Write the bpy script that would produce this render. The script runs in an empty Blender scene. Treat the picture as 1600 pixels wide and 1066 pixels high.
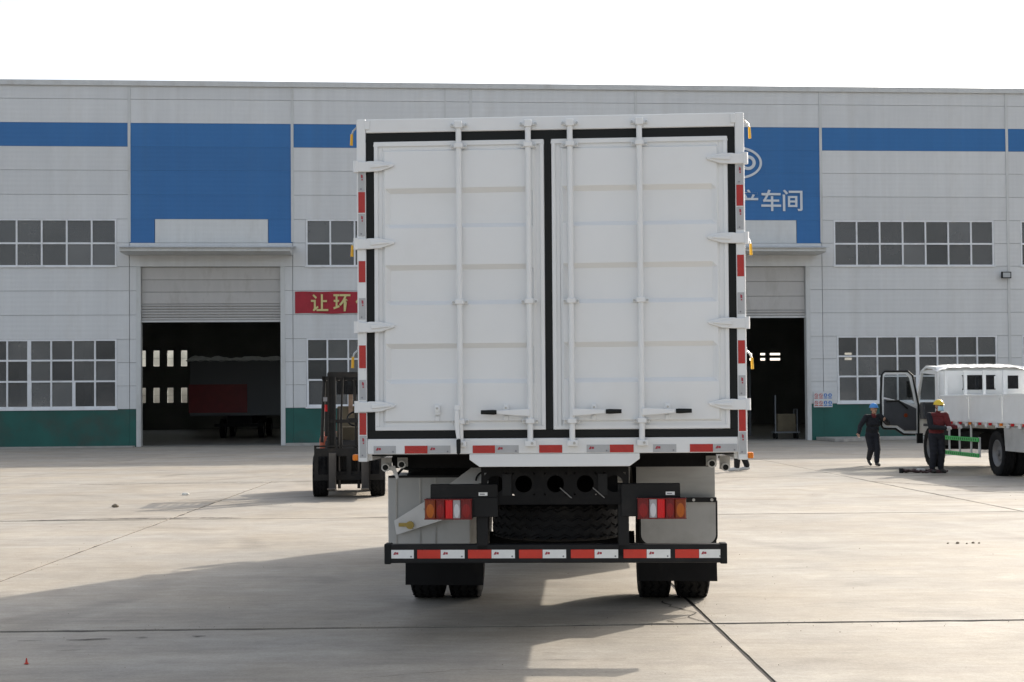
import bpy, bmesh, math, random
import numpy as np
from mathutils import Vector, Matrix
random.seed(7)
R = math.radians
scene = bpy.context.scene
COL = scene.collection

# ------------------------------------------------------------------ camera
cam_data = bpy.data.cameras.new('camera')
cam_data.sensor_width = 36.0
cam_data.lens = 2100 / 1600 * 36.0
cam_data.shift_y = 0.03438
cam_data.clip_start = 0.1
cam_data.clip_end = 2000
cam = bpy.data.objects.new('camera', cam_data)
COL.objects.link(cam)
cam.matrix_world = (Matrix.Translation((0, 0, 1.6)) @ Matrix.Rotation(R(90 + 1.2), 4, 'X')
                    @ Matrix.Rotation(R(-0.45), 4, 'Z'))
scene.camera = cam

# ------------------------------------------------------------------ sky, sun, exposure
SUN_EL, SUN_AZ = R(29.5), math.atan2(0.668, 0.744)
world = bpy.data.worlds.new('World')
scene.world = world
world.use_nodes = True
wn = world.node_tree
wn.nodes.clear()
sky = wn.nodes.new('ShaderNodeTexSky')
sky.sky_type = 'NISHITA'
sky.sun_disc = False
sky.sun_elevation = SUN_EL
sky.sun_rotation = SUN_AZ
sky.air_density = 1.0
sky.dust_density = 4.0
sky.ozone_density = 1.0
hsv = wn.nodes.new('ShaderNodeHueSaturation')
hsv.inputs['Saturation'].default_value = 0.46
bg = wn.nodes.new('ShaderNodeBackground')
bg.inputs['Strength'].default_value = 0.12
wo = wn.nodes.new('ShaderNodeOutputWorld')
wn.links.new(sky.outputs[0], hsv.inputs['Color'])
wn.links.new(hsv.outputs[0], bg.inputs['Color'])
wn.links.new(bg.outputs[0], wo.inputs['Surface'])

sun_data = bpy.data.lights.new('sun', 'SUN')
sun_data.energy = 2.1
sun_data.angle = R(0.6)
sun_data.color = (1.0, 0.91, 0.79)
sun = bpy.data.objects.new('sun', sun_data)
COL.objects.link(sun)
sd = Vector((math.sin(SUN_AZ) * math.cos(SUN_EL), math.cos(SUN_AZ) * math.cos(SUN_EL), math.sin(SUN_EL)))
sun.rotation_euler = sd.to_track_quat('Z', 'Y').to_euler()
sun.location = sd * 60

vs = scene.view_settings
vs.view_transform = 'Standard'
vs.look = 'None'
vs.gamma = 1
vs.use_curve_mapping = False
vs.exposure = 1.17

# ------------------------------------------------------------------ materials
def new_mat(name):
    m = bpy.data.materials.new(name)
    m.use_nodes = True
    nt = m.node_tree
    return m, nt, nt.nodes['Principled BSDF']

def mat(name, col, rough=0.5, metal=0.0, var=0.0, vscale=3.0, bump=0.0, bscale=40.0, dirt=None, dscale=1.2,
        dlo=0.52, dhi=0.75, stretch=(1, 1, 1), rnd=0.0, spec=0.5, coat=0.0):
    """Principled paint with tonal variation, dirt blotches, fine bump and per-object tone."""
    m, nt, p = new_mat(name)
    N, L = nt.nodes, nt.links
    p.inputs['Roughness'].default_value = rough
    p.inputs['Metallic'].default_value = metal
    p.inputs['Specular IOR Level'].default_value = spec
    p.inputs['Coat Weight'].default_value = coat
    p.inputs['Coat Roughness'].default_value = 0.1
    rgb = N.new('ShaderNodeRGB')
    rgb.outputs[0].default_value = (*col, 1)
    out = rgb.outputs[0]
    tc = N.new('ShaderNodeTexCoord')
    mp = N.new('ShaderNodeMapping')
    mp.inputs['Scale'].default_value = stretch
    L.new(tc.outputs['Object'], mp.inputs['Vector'])
    if var:
        no = N.new('ShaderNodeTexNoise')
        no.inputs['Scale'].default_value = vscale
        no.inputs['Detail'].default_value = 6
        L.new(mp.outputs[0], no.inputs['Vector'])
        mr = N.new('ShaderNodeMapRange')
        mr.inputs['From Min'].default_value = 0.3
        mr.inputs['From Max'].default_value = 0.7
        mr.inputs['To Min'].default_value = 1 - var
        mr.inputs['To Max'].default_value = 1 + var
        L.new(no.outputs[0], mr.inputs[0])
        mx = N.new('ShaderNodeMix')
        mx.data_type = 'RGBA'
        mx.blend_type = 'MULTIPLY'
        mx.inputs[0].default_value = 1
        L.new(out, mx.inputs[6])
        L.new(mr.outputs[0], mx.inputs[7])
        out = mx.outputs[2]
    if dirt:
        no = N.new('ShaderNodeTexNoise')
        no.inputs['Scale'].default_value = dscale
        no.inputs['Detail'].default_value = 8
        no.inputs['Roughness'].default_value = 0.65
        L.new(mp.outputs[0], no.inputs['Vector'])
        mr = N.new('ShaderNodeMapRange')
        mr.inputs['From Min'].default_value = dlo
        mr.inputs['From Max'].default_value = dhi
        mr.inputs['To Max'].default_value = dirt[3] if len(dirt) > 3 else 0.7
        L.new(no.outputs[0], mr.inputs[0])
        mx = N.new('ShaderNodeMix')
        mx.data_type = 'RGBA'
        L.new(mr.outputs[0], mx.inputs[0])
        L.new(out, mx.inputs[6])
        mx.inputs[7].default_value = (*dirt[:3], 1)
        out = mx.outputs[2]
    if rnd:
        oi = N.new('ShaderNodeObjectInfo')
        mr = N.new('ShaderNodeMapRange')
        mr.inputs['To Min'].default_value = 1 - rnd
        mr.inputs['To Max'].default_value = 1 + rnd
        L.new(oi.outputs['Random'], mr.inputs[0])
        mx = N.new('ShaderNodeMix')
        mx.data_type = 'RGBA'
        mx.blend_type = 'MULTIPLY'
        mx.inputs[0].default_value = 1
        L.new(out, mx.inputs[6])
        L.new(mr.outputs[0], mx.inputs[7])
        out = mx.outputs[2]
    L.new(out, p.inputs['Base Color'])
    if bump:
        no = N.new('ShaderNodeTexNoise')
        no.inputs['Scale'].default_value = bscale
        no.inputs['Detail'].default_value = 4
        L.new(mp.outputs[0], no.inputs['Vector'])
        bp = N.new('ShaderNodeBump')
        bp.inputs['Strength'].default_value = bump
        bp.inputs['Distance'].default_value = 0.01
        L.new(no.outputs[0], bp.inputs['Height'])
        L.new(bp.outputs[0], p.inputs['Normal'])
    return m

def ribbed(name, col, period, axis='Z', rough=0.45, depth=0.004, rnd=0.03, dirt=(0.28, 0.25, 0.2, 0.35)):
    """coated sheet with fine pressed ribs across `axis`, rain streaks and per-sheet tone"""
    m = mat(name, col, rough, var=0.05, vscale=0.8, stretch=(1, 1, 0.35), dirt=dirt, dscale=0.9, dlo=0.5, dhi=0.85, rnd=rnd)
    nt = m.node_tree
    N, L = nt.nodes, nt.links
    p = N['Principled BSDF']
    geo = N.new('ShaderNodeNewGeometry')
    smp = N.new('ShaderNodeMapping')
    smp.inputs['Scale'].default_value = (5, 5, 0.22)
    L.new(geo.outputs['Position'], smp.inputs['Vector'])
    sno = N.new('ShaderNodeTexNoise')
    sno.inputs['Scale'].default_value = 1.0
    sno.inputs['Detail'].default_value = 7
    sno.inputs['Roughness'].default_value = 0.7
    L.new(smp.outputs[0], sno.inputs['Vector'])
    smr = N.new('ShaderNodeMapRange')
    for i_, v_ in zip(('From Min', 'From Max', 'To Min', 'To Max'), (0.35, 0.7, 1.015, 0.955)):
        smr.inputs[i_].default_value = v_
    L.new(sno.outputs[0], smr.inputs[0])
    smx = N.new('ShaderNodeMix')
    smx.data_type = 'RGBA'
    smx.blend_type = 'MULTIPLY'
    smx.inputs[0].default_value = 1
    src = p.inputs['Base Color'].links[0].from_socket
    L.new(src, smx.inputs[6])
    L.new(smr.outputs[0], smx.inputs[7])
    L.new(smx.outputs[2], p.inputs['Base Color'])
    tc = N.new('ShaderNodeTexCoord')
    w = N.new('ShaderNodeTexWave')
    w.wave_type = 'BANDS'
    w.bands_direction = axis
    w.inputs['Scale'].default_value = math.pi * 2 / period / 20 
    w.inputs['Distortion'].default_value = 0.0
    L.new(tc.outputs['Object'], w.inputs['Vector'])
    bp = N.new('ShaderNodeBump')
    bp.inputs['Strength'].default_value = 0.5
    bp.inputs['Distance'].default_value = depth
    L.new(w.outputs['Fac'], bp.inputs['Height'])
    L.new(bp.outputs[0], p.inputs['Normal'])
    return m

def concrete(name, col):
    m, nt, p = new_mat(name)
    N, L = nt.nodes, nt.links
    geo = N.new('ShaderNodeNewGeometry')
    def noise(scale, detail, stretch=(1, 1, 1), rough=0.6, rot=0):
        mp = N.new('ShaderNodeMapping')
        mp.inputs['Scale'].default_value = stretch
        mp.inputs['Rotation'].default_value = (0, 0, rot)
        L.new(geo.outputs['Position'], mp.inputs['Vector'])
        no = N.new('ShaderNodeTexNoise')
        no.inputs['Scale'].default_value = scale
        no.inputs['Detail'].default_value = detail
        no.inputs['Roughness'].default_value = rough
        L.new(mp.outputs[0], no.inputs['Vector'])
        return no.outputs[0]
    def rng(src, a, b, c, d):
        mr = N.new('ShaderNodeMapRange')
        for i, v in zip(('From Min', 'From Max', 'To Min', 'To Max'), (a, b, c, d)):
            mr.inputs[i].default_value = v
        L.new(src, mr.inputs[0])
        return mr.outputs[0]
    def mul(a, b):
        mx = N.new('ShaderNodeMath')
        mx.operation = 'MULTIPLY'
        L.new(a, mx.inputs[0])
        L.new(b, mx.inputs[1])
        return mx.outputs[0]
    big = rng(noise(0.22, 5), 0.3, 0.7, 0.86, 1.12)
    mid = rng(noise(1.6, 10, (1, 1, 1), 0.75), 0.3, 0.7, 0.85, 1.12)
    fine = rng(noise(45, 5, rough=0.8), 0.3, 0.7, 0.86, 1.12)
    brush = rng(noise(2.2, 6, (0.22, 1.6, 1), 0.6, 0.15), 0.35, 0.7, 0.92, 1.06)
    f = mul(mul(big, mid), mul(fine, brush))
    f = mul(f, rng(noise(7, 9, (0.55, 1.5, 1), 0.8, 0.1), 0.3, 0.7, 0.84, 1.13))
    # worn pale patches and trowel streaks
    f = mul(f, rng(noise(0.7, 7, (0.35, 1.3, 1), 0.65, -0.12), 0.52, 0.7, 1.0, 1.14))
    f = mul(f, rng(noise(1.1, 8, (0.3, 2.2, 1), 0.7, 0.05), 0.58, 0.72, 1.0, 0.84))
    # faint curved tyre scrub marks
    for cx, cy, sc, dark, seed in ((9, 3, 1.05, 0.8, 0), (-14, 12, 0.8, 0.84, 3), (4, 30, 0.7, 0.82, 8), (14, 20, 0.9, 0.84, 5)):
        mp = N.new('ShaderNodeMapping')
        mp.inputs['Location'].default_value = (-cx, -cy, 0)
        L.new(geo.outputs['Position'], mp.inputs['Vector'])
        w = N.new('ShaderNodeTexWave')
        w.wave_type = 'RINGS'
        w.rings_direction = 'Z'
        w.inputs['Scale'].default_value = sc * 0.13
        w.inputs['Distortion'].default_value = 5.0
        w.inputs['Detail'].default_value = 2
        w.inputs['Detail Scale'].default_value = 0.25
        L.new(mp.outputs[0], w.inputs['Vector'])
        line = rng(w.outputs['Fac'], 0.95, 1.0, 0.0, 1.0)
        patch = rng(noise(0.35, 3, rot=seed), 0.48, 0.62, 0.0, 1.0)
        f = mul(f, rng(mul(line, patch), 0, 1, 1.0, dark))
    # per-slab tone
    oi = N.new('ShaderNodeObjectInfo')
    f = mul(f, rng(oi.outputs['Random'], 0, 1, 0.95, 1.05))
    # oil and dirt spots
    spots = rng(noise(0.9, 9, rough=0.75), 0.62, 0.74, 1.0, 0.66)
    f = mul(f, spots)
    mx = N.new('ShaderNodeMix')
    mx.data_type = 'RGBA'
    mx.blend_type = 'MULTIPLY'
    mx.inputs[0].default_value = 1
    warm = N.new('ShaderNodeMix')
    warm.data_type = 'RGBA'
    L.new(rng(noise(0.5, 4), 0.35, 0.65, 0, 1), warm.inputs[0])
    warm.inputs[6].default_value = (*col, 1)
    warm.inputs[7].default_value = (col[0] * 1.02, col[1] * 0.97, col[2] * 0.9, 1)
    L.new(warm.outputs[2], mx.inputs[6])
    L.new(f, mx.inputs[7])
    L.new(mx.outputs[2], p.inputs['Base Color'])
    p.inputs['Roughness'].default_value = 0.75
    p.inputs['Specular IOR Level'].default_value = 0.3
    bp = N.new('ShaderNodeBump')
    bp.inputs['Strength'].default_value = 0.35
    bp.inputs['Distance'].default_value = 0.01
    L.new(noise(14, 8, rough=0.7), bp.inputs['Height'])
    L.new(bp.outputs[0], p.inputs['Normal'])
    return m

def glass(name, tint, transp, rough=0.04, film=(0.05, 0.052, 0.055)):
    """window glass: dusty film, fresnel mirror, and a clear share that shows what lies behind"""
    m, nt, p = new_mat(name)
    N, L = nt.nodes, nt.links
    p.inputs['Roughness'].default_value = rough
    p.inputs['Specular IOR Level'].default_value = 0.6
    oi = N.new('ShaderNodeObjectInfo')
    fr = N.new('ShaderNodeMapRange')
    fr.inputs['To Min'].default_value = 0.6
    fr.inputs['To Max'].default_value = 1.5
    L.new(oi.outputs['Random'], fr.inputs[0])
    fm = N.new('ShaderNodeMix')
    fm.data_type = 'RGBA'
    fm.blend_type = 'MULTIPLY'
    fm.inputs[0].default_value = 1
    fm.inputs[6].default_value = (*film, 1)
    L.new(fr.outputs[0], fm.inputs[7])
    L.new(fm.outputs[2], p.inputs['Base Color'])
    tc = N.new('ShaderNodeNewGeometry')
    no = N.new('ShaderNodeTexNoise')
    no.inputs['Scale'].default_value = 0.8
    no.inputs['Detail'].default_value = 4
    L.new(tc.outputs['Position'], no.inputs['Vector'])
    mr = N.new('ShaderNodeMapRange')
    mr.inputs['From Min'].default_value = 0.3
    mr.inputs['From Max'].default_value = 0.7
    mr.inputs['To Min'].default_value = transp * 0.8
    mr.inputs['To Max'].default_value = min(1, transp * 1.15)
    L.new(no.outputs[0], mr.inputs[0])
    bp = N.new('ShaderNodeBump')
    bp.inputs['Strength'].default_value = 0.15
    bp.inputs['Distance'].default_value = 0.02
    L.new(no.outputs[0], bp.inputs['Height'])
    L.new(bp.outputs[0], p.inputs['Normal'])
    tr = N.new('ShaderNodeBsdfTransparent')
    tr.inputs[0].default_value = (*tint, 1)
    mix = N.new('ShaderNodeMixShader')
    L.new(mr.outputs[0], mix.inputs[0])
    L.new(p.outputs[0], mix.inputs[1])
    L.new(tr.outputs[0], mix.inputs[2])
    L.new(mix.outputs[0], N['Material Output'].inputs['Surface'])
    return m

def translucent(name, col):
    m, nt, p = new_mat(name)
    t = nt.nodes.new('ShaderNodeBsdfTranslucent')
    t.inputs[0].default_value = (*col, 1)
    nt.links.new(t.outputs[0], nt.nodes['Material Output'].inputs['Surface'])
    return m

def lens(name, col, rough=0.3):
    m = mat(name, col, rough, coat=0.1, spec=0.35)
    nt = m.node_tree
    N, L = nt.nodes, nt.links
    tc = N.new('ShaderNodeTexCoord')
    w = N.new('ShaderNodeTexWave')
    w.bands_direction = 'X'
    w.inputs['Scale'].default_value = 20
    L.new(tc.outputs['Object'], w.inputs['Vector'])
    bp = N.new('ShaderNodeBump')
    bp.inputs['Strength'].default_value = 0.3
    bp.inputs['Distance'].default_value = 0.004
    L.new(w.outputs['Fac'], bp.inputs['Height'])
    L.new(bp.outputs[0], N['Principled BSDF'].inputs['Normal'])
    return m

M = dict(
    white=mat('white_paint', (0.755, 0.77, 0.775), 0.38, var=0.025, vscale=1.5, bump=0.08, bscale=9, dirt=(0.5, 0.47, 0.42, 0.16), dscale=2.0),
    white_door=mat('white_door_paint', (0.76, 0.775, 0.78), 0.34, var=0.025, vscale=1.2, bump=0.10, bscale=5, dirt=(0.55, 0.52, 0.47, 0.14), dscale=1.6),
    rubber=mat('rubber_seal', (0.008, 0.0095, 0.0095), 0.6, bump=0.15, bscale=60, spec=0.25),
    black=mat('black_paint', (0.009, 0.0095, 0.0105), 0.5, var=0.15, vscale=4, dirt=(0.04, 0.036, 0.032, 0.4), dscale=4, spec=0.25),
    black_matt=mat('black_chassis', (0.007, 0.007, 0.0075), 0.7, var=0.2, vscale=5, dirt=(0.03, 0.027, 0.024, 0.45), dscale=5, spec=0.2),
    tyre=mat('tyre_rubber', (0.010, 0.010, 0.0105), 0.85, spec=0.2, var=0.2, vscale=8, dirt=(0.04, 0.036, 0.03, 0.5), dscale=5, bump=0.3, bscale=50),
    flap=mat('mudflap_rubber', (0.008, 0.008, 0.0085), 0.75, spec=0.2, var=0.2, vscale=4, dirt=(0.03, 0.028, 0.025, 0.5), dscale=3),
    red_ref=mat('red_reflector', (0.42, 0.017, 0.012), 0.25, var=0.06, vscale=20, bump=0.2, bscale=200),
    grey_ref=mat('silver_reflector', (0.42, 0.43, 0.44), 0.3, var=0.05, vscale=20, bump=0.2, bscale=200),
    white_ref=mat('white_reflector', (0.78, 0.79, 0.78), 0.3, var=0.04, vscale=20),
    print_red=mat('red_print', (0.35, 0.03, 0.05), 0.5),
    print_grey=mat('grey_print', (0.22, 0.22, 0.24), 0.5),
    steel=mat('brushed_steel', (0.36, 0.36, 0.35), 0.34, metal=0.75, var=0.12, vscale=2.5, stretch=(1, 1, 6), dirt=(0.22, 0.2, 0.17, 0.5), dscale=2.5),
    plate=mat('grey_plate', (0.43, 0.43, 0.415), 0.45, var=0.08, vscale=3, dirt=(0.2, 0.185, 0.16, 0.5), dscale=2),
    plate_light=mat('galvanised_plate', (0.68, 0.68, 0.67), 0.4, var=0.06, vscale=4, dirt=(0.42, 0.40, 0.36, 0.3), dscale=3),
    bolt=mat('zinc_bolt', (0.45, 0.45, 0.44), 0.35, metal=0.9),
    brass=mat('brass_padlock', (0.35, 0.26, 0.08), 0.4, metal=0.7),
    yellow=mat('yellow_grip', (0.78, 0.42, 0.015), 0.4, var=0.06),
    orange_lens=lens('orange_lens', (0.75, 0.2, 0.01)),
    amber=lens('amber_lens', (0.20, 0.030, 0.003)),
    darkred=lens('dark_red_lens', (0.14, 0.003, 0.005)),
    brightred=lens('bright_red_lens', (0.62, 0.008, 0.012)),
    amber_glow=lens('amber_glow_tint', (0.42, 0.10, 0.006)),  # lens colours lightened to paint a bulb glow
    darkred_glow=lens('dark_red_glow_tint', (0.24, 0.006, 0.008)),
    red_bar=mat('red_bar_reflector', (0.58, 0.032, 0.016), 0.3, var=0.06, vscale=20, bump=0.2, bscale=200),
    clear_glow=lens('clear_glow_tint', (0.6, 0.6, 0.62)),
    clear=lens('clear_lens', (0.36, 0.35, 0.36)),
    wood=mat('wood', (0.36, 0.22, 0.13), 0.7, var=0.2),
    wall=ribbed('wall_panel_coating', (0.645, 0.66, 0.665), 0.19, dirt=(0.42, 0.39, 0.33, 0.3)),
    wall_blue=ribbed('blue_panel_coating', (0.022, 0.145, 0.385), 0.19, rnd=0.04, dirt=(0.05, 0.15, 0.29, 0.3)),
    wall_cut=ribbed('pale_panel_coating', (0.64, 0.655, 0.65), 0.19),
    joint=mat('joint_backing', (0.33, 0.335, 0.33), 0.8),  # plain grey of the backing behind panels and slats
    trim=mat('grey_trim', (0.58, 0.595, 0.59), 0.45, var=0.06, dirt=(0.25, 0.22, 0.18, 0.5), dscale=1.5, stretch=(1, 1, 0.3)),
    green=mat('green_paint', (0.006, 0.092, 0.075), 0.55, var=0.15, vscale=1.2, dirt=(0.045, 0.05, 0.042, 0.6), dscale=0.55, dlo=0.5, dhi=0.68),
    shutter=mat('shutter_slat', (0.47, 0.46, 0.445), 0.45, var=0.06, vscale=1.5, stretch=(1, 1, 0.4), dirt=(0.22, 0.2, 0.17, 0.5), dscale=1.5, rnd=0.04),
    frame=mat('window_frame_white', (0.76, 0.78, 0.8), 0.45, var=0.04, dirt=(0.35, 0.33, 0.3, 0.4), dscale=2),
    glass=glass('window_glass', (0.8, 0.82, 0.82), 0.38, film=(0.15, 0.152, 0.154)),
    glass_low=glass('lower_window_glass', (0.85, 0.87, 0.87), 0.52, film=(0.2, 0.202, 0.2)),
    glass_dark=glass('tinted_glass', (0.35, 0.38, 0.4), 0.35, film=(0.02, 0.02, 0.022)),
    glass_clear=glass('clear_glass', (0.93, 0.95, 0.95), 0.88),
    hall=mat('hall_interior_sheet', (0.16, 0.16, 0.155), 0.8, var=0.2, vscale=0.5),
    added_skylight=translucent('translucent_sheet', (0.5, 0.52, 0.5)),
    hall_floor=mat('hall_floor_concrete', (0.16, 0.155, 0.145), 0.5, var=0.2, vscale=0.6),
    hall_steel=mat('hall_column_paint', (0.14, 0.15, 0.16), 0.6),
    concrete=concrete('yard_concrete', (0.352, 0.329, 0.291)),
    filler=mat('joint_filler', (0.035, 0.03, 0.027), 0.9, var=0.35, vscale=6),
    earth=mat('yard_ground', (0.33, 0.31, 0.28), 0.9, var=0.15, vscale=0.3),
    kerb=mat('kerb_concrete', (0.36, 0.345, 0.32), 0.8, var=0.15, vscale=3, bump=0.3),
    red_cloth=mat('red_banner_cloth', (0.36, 0.02, 0.035), 0.7, var=0.12, vscale=2),
    banner_text=mat('yellow_print', (0.62, 0.56, 0.25), 0.6, var=0.1),
    sign_white=mat('white_letter', (0.62, 0.66, 0.7), 0.5),
    board=mat('sign_board', (0.6, 0.62, 0.63), 0.4),
    board_red=mat('sign_red', (0.5, 0.06, 0.06), 0.4),
    board_blue=mat('sign_blue', (0.04, 0.17, 0.5), 0.4),
    lamp_glass=mat('lamp_glass', (0.4, 0.42, 0.43), 0.15),
    fork_black=mat('forklift_black', (0.013, 0.012, 0.011), 0.55, spec=0.3, var=0.3, vscale=6, dirt=(0.06, 0.045, 0.033, 0.5), dscale=5),
    fork_red=mat('forklift_orange', (0.42, 0.085, 0.035), 0.45, var=0.15, dirt=(0.12, 0.08, 0.06, 0.6), dscale=4),
    fork_steel=mat('fork_steel', (0.11, 0.10, 0.092), 0.45, metal=0.6, var=0.2, vscale=8, stretch=(1, 1, 0.3)),
    rust=mat('rusty_post', (0.28, 0.19, 0.13), 0.7, var=0.25, vscale=9),
    seat=mat('seat_vinyl', (0.03, 0.028, 0.025), 0.6),
    khaki=mat('khaki_cover', (0.11, 0.09, 0.055), 0.8, var=0.2),
    cab_white=mat('cab_white', (0.78, 0.79, 0.78), 0.4, var=0.03, dirt=(0.6, 0.57, 0.5, 0.2), dscale=2.5, bump=0.1, bscale=7),
    wrap=mat('plastic_wrap', (0.75, 0.75, 0.72), 0.22, var=0.05, bump=0.9, bscale=12),
    door_trim=mat('door_trim', (0.055, 0.058, 0.065), 0.6, var=0.15),
    beige=mat('beige_panel', (0.42, 0.4, 0.34), 0.6),
    lime=mat('green_rail', (0.08, 0.52, 0.13), 0.45, var=0.06),
    lime_dark=mat('green_rail_slot', (0.015, 0.1, 0.03), 0.6),
    rim=mat('wheel_rim_grey', (0.17, 0.17, 0.17), 0.45, metal=0.3, var=0.1, dirt=(0.16, 0.13, 0.1, 0.6), dscale=6),
    skin=mat('skin', (0.42, 0.24, 0.16), 0.55, var=0.05),
    navy=mat('navy_workwear', (0.008, 0.009, 0.013), 0.85, var=0.25, vscale=9, bump=0.3, bscale=18),
    navy2=mat('dark_trousers', (0.010, 0.011, 0.017), 0.85, var=0.25, vscale=9, bump=0.3, bscale=18),
    maroon=mat('maroon_jacket', (0.12, 0.014, 0.016), 0.85, var=0.25, vscale=9, bump=0.3, bscale=18),
    black_cloth=mat('black_cloth', (0.012, 0.012, 0.013), 0.85, var=0.2, bump=0.3, bscale=18),
    grey_cloth=mat('grey_cloth', (0.12, 0.12, 0.13), 0.85, var=0.2, bump=0.3, bscale=18),
    helmet_blue=mat('blue_helmet', (0.06, 0.26, 0.62), 0.3),
    helmet_yellow=mat('yellow_helmet', (0.72, 0.5, 0.03), 0.3),
    mask=mat('face_mask', (0.42, 0.62, 0.72), 0.8),
    hair=mat('black_hair', (0.012, 0.01, 0.009), 0.6),
    shoe_white=mat('white_shoe', (0.6, 0.6, 0.58), 0.6),
    shoe_black=mat('black_shoe', (0.02, 0.018, 0.016), 0.5),
    eye=mat('eye_dark', (0.02, 0.015, 0.012), 0.2),
    glove=mat('pale_glove', (0.5, 0.48, 0.46), 0.85),
    stone=mat('stone', (0.18, 0.15, 0.11), 0.9, var=0.25, vscale=20, bump=0.6, bscale=30),
    scrap=mat('scrap_red', (0.5, 0.05, 0.03), 0.6),
    hose=mat('hose_dark', (0.05, 0.02, 0.022), 0.5, var=0.3),
    paper=mat('paper', (0.7, 0.68, 0.62), 0.8),
    crack=mat('crack_dirt', (0.05, 0.043, 0.037), 0.95, var=0.4, vscale=10),
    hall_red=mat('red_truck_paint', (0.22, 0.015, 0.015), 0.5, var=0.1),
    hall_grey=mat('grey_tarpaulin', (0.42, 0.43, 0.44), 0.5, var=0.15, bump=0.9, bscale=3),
)

# ------------------------------------------------------------------ mesh helpers
class MB:
    def __init__(s):
        s.v, s.f = [], []
    def add(s, vs, fs):
        o = len(s.v)
        s.v += [tuple(v) for v in vs]
        s.f += [tuple(i + o for i in f) for f in fs]
        return s
    def box(s, x0, x1, y0, y1, z0, z1):
        return s.hexa([(x0, y0, z0), (x1, y0, z0), (x1, y1, z0), (x0, y1, z0), (x0, y0, z1), (x1, y0, z1), (x1, y1, z1), (x0, y1, z1)])
    def hexa(s, p):
        return s.add(p, [(0, 3, 2, 1), (4, 5, 6, 7), (0, 1, 5, 4), (1, 2, 6, 5), (2, 3, 7, 6), (3, 0, 4, 7)])
    def prism(s, poly, plane, a0, a1):
        """polygon in plane 'xz','yz','xy' extruded along the third axis from a0 to a1"""
        def P(q, a):
            return {'xz': (q[0], a, q[1]), 'yz': (a, q[0], q[1]), 'xy': (q[0], q[1], a)}[plane]
        n = len(poly)
        vs = [P(q, a0) for q in poly] + [P(q, a1) for q in poly]
        fs = [tuple(range(n)), tuple(range(2 * n - 1, n - 1, -1))] + [(i, i + n, (i + 1) % n + n, (i + 1) % n) for i in range(n)]
        return s.add(vs, fs)
    def cyl(s, p0, p1, r0, r1=None, n=12):
        r1 = r0 if r1 is None else r1
        p0, p1 = Vector(p0), Vector(p1)
        d = (p1 - p0).normalized()
        a = d.orthogonal().normalized()
        b = d.cross(a)
        vs = []
        for p, r in ((p0, r0), (p1, r1)):
            for i in range(n):
                t = 2 * math.pi * i / n
                vs.append(p + a * r * math.cos(t) + b * r * math.sin(t))
        fs = [tuple(range(n - 1, -1, -1)), tuple(range(n, 2 * n))] + [(i, (i + 1) % n, (i + 1) % n + n, i + n) for i in range(n)]
        return s.add(vs, fs)
    def tube(s, pts, r, n=8):
        pts = [Vector(p) for p in pts]
        vs, fs = [], []
        a = None
        for k, p in enumerate(pts):
            d = (pts[min(k + 1, len(pts) - 1)] - pts[max(k - 1, 0)]).normalized()
            a = d.orthogonal().normalized() if a is None else (a - d * a.dot(d)).normalized()
            b = d.cross(a)
            for i in range(n):
                t = 2 * math.pi * i / n
                vs.append(p + a * r * math.cos(t) + b * r * math.sin(t))
        for k in range(len(pts) - 1):
            for i in range(n):
                j = (i + 1) % n
                fs.append((k * n + i, k * n + j, (k + 1) * n + j, (k + 1) * n + i))
        fs += [tuple(range(n - 1, -1, -1)), tuple(range((len(pts) - 1) * n, len(pts) * n))]
        return s.add(vs, fs)
    def lathe(s, prof, c, axis='z', n=32, zig=None):
        """closed profile [(radius, along)] turned about axis through c; zig(k, i) shifts `along`"""
        vs, fs = [], []
        for k, (r, h) in enumerate(prof):
            for i in range(n):
                t = 2 * math.pi * i / n
                hh = h + (zig(k, i) if zig else 0)
                q = {'z': (r * math.cos(t), r * math.sin(t), hh), 'x': (hh, r * math.cos(t), r * math.sin(t)),
                     'y': (r * math.sin(t), hh, r * math.cos(t))}[axis]
                vs.append((q[0] + c[0], q[1] + c[1], q[2] + c[2]))
        m = len(prof)
        for k in range(m):
            for i in range(n):
                j, l = (i + 1) % n, (k + 1) % m
                fs.append((k * n + i, k * n + j, l * n + j, l * n + i))
        return s.add(vs, fs)
    def ell(s, c, r, n=12, m=8):
        vs, fs = [], []
        for k in range(m + 1):
            p = math.pi * k / m
            for i in range(n):
                t = 2 * math.pi * i / n
                vs.append((c[0] + r[0] * math.sin(p) * math.cos(t), c[1] + r[1] * math.sin(p) * math.sin(t), c[2] + r[2] * math.cos(p)))
        for k in range(m):
            for i in range(n):
                j = (i + 1) % n
                fs.append((k * n + i, (k + 1) * n + i, (k + 1) * n + j, k * n + j))
        return s.add(vs, fs)
    def mesh(s, name, m, smooth=False):
        me = bpy.data.meshes.new(name)
        me.from_pydata(s.v, [], s.f)
        bm = bmesh.new()
        bm.from_mesh(me)
        bmesh.ops.remove_doubles(bm, verts=bm.verts, dist=1e-5)
        bmesh.ops.recalc_face_normals(bm, faces=bm.faces)
        bm.to_mesh(me)
        bm.free()
        me.materials.append(m if not isinstance(m, str) else M[m])
        if smooth:
            me.shade_smooth()
            me.set_sharp_from_angle(angle=R(35))
        return me
    def build(s, name, m, parent=None, bevel=0, smooth=False):
        return link(name, s.mesh(name, m, smooth), parent, bevel)

def link(name, me, parent=None, bevel=0):
    o = bpy.data.objects.new(name, me)
    COL.objects.link(o)
    o.parent = parent
    if bevel:
        b = o.modifiers.new('bevel', 'BEVEL')
        b.width = bevel
        b.segments = 2
        b.limit_method = 'ANGLE'
        b.angle_limit = R(40)
    return o

def tag(o, label, cat, group=None, kind=None):
    o['label'] = label
    o['category'] = cat
    if group:
        o['group'] = group
    if kind:
        o['kind'] = kind
    return o

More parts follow.
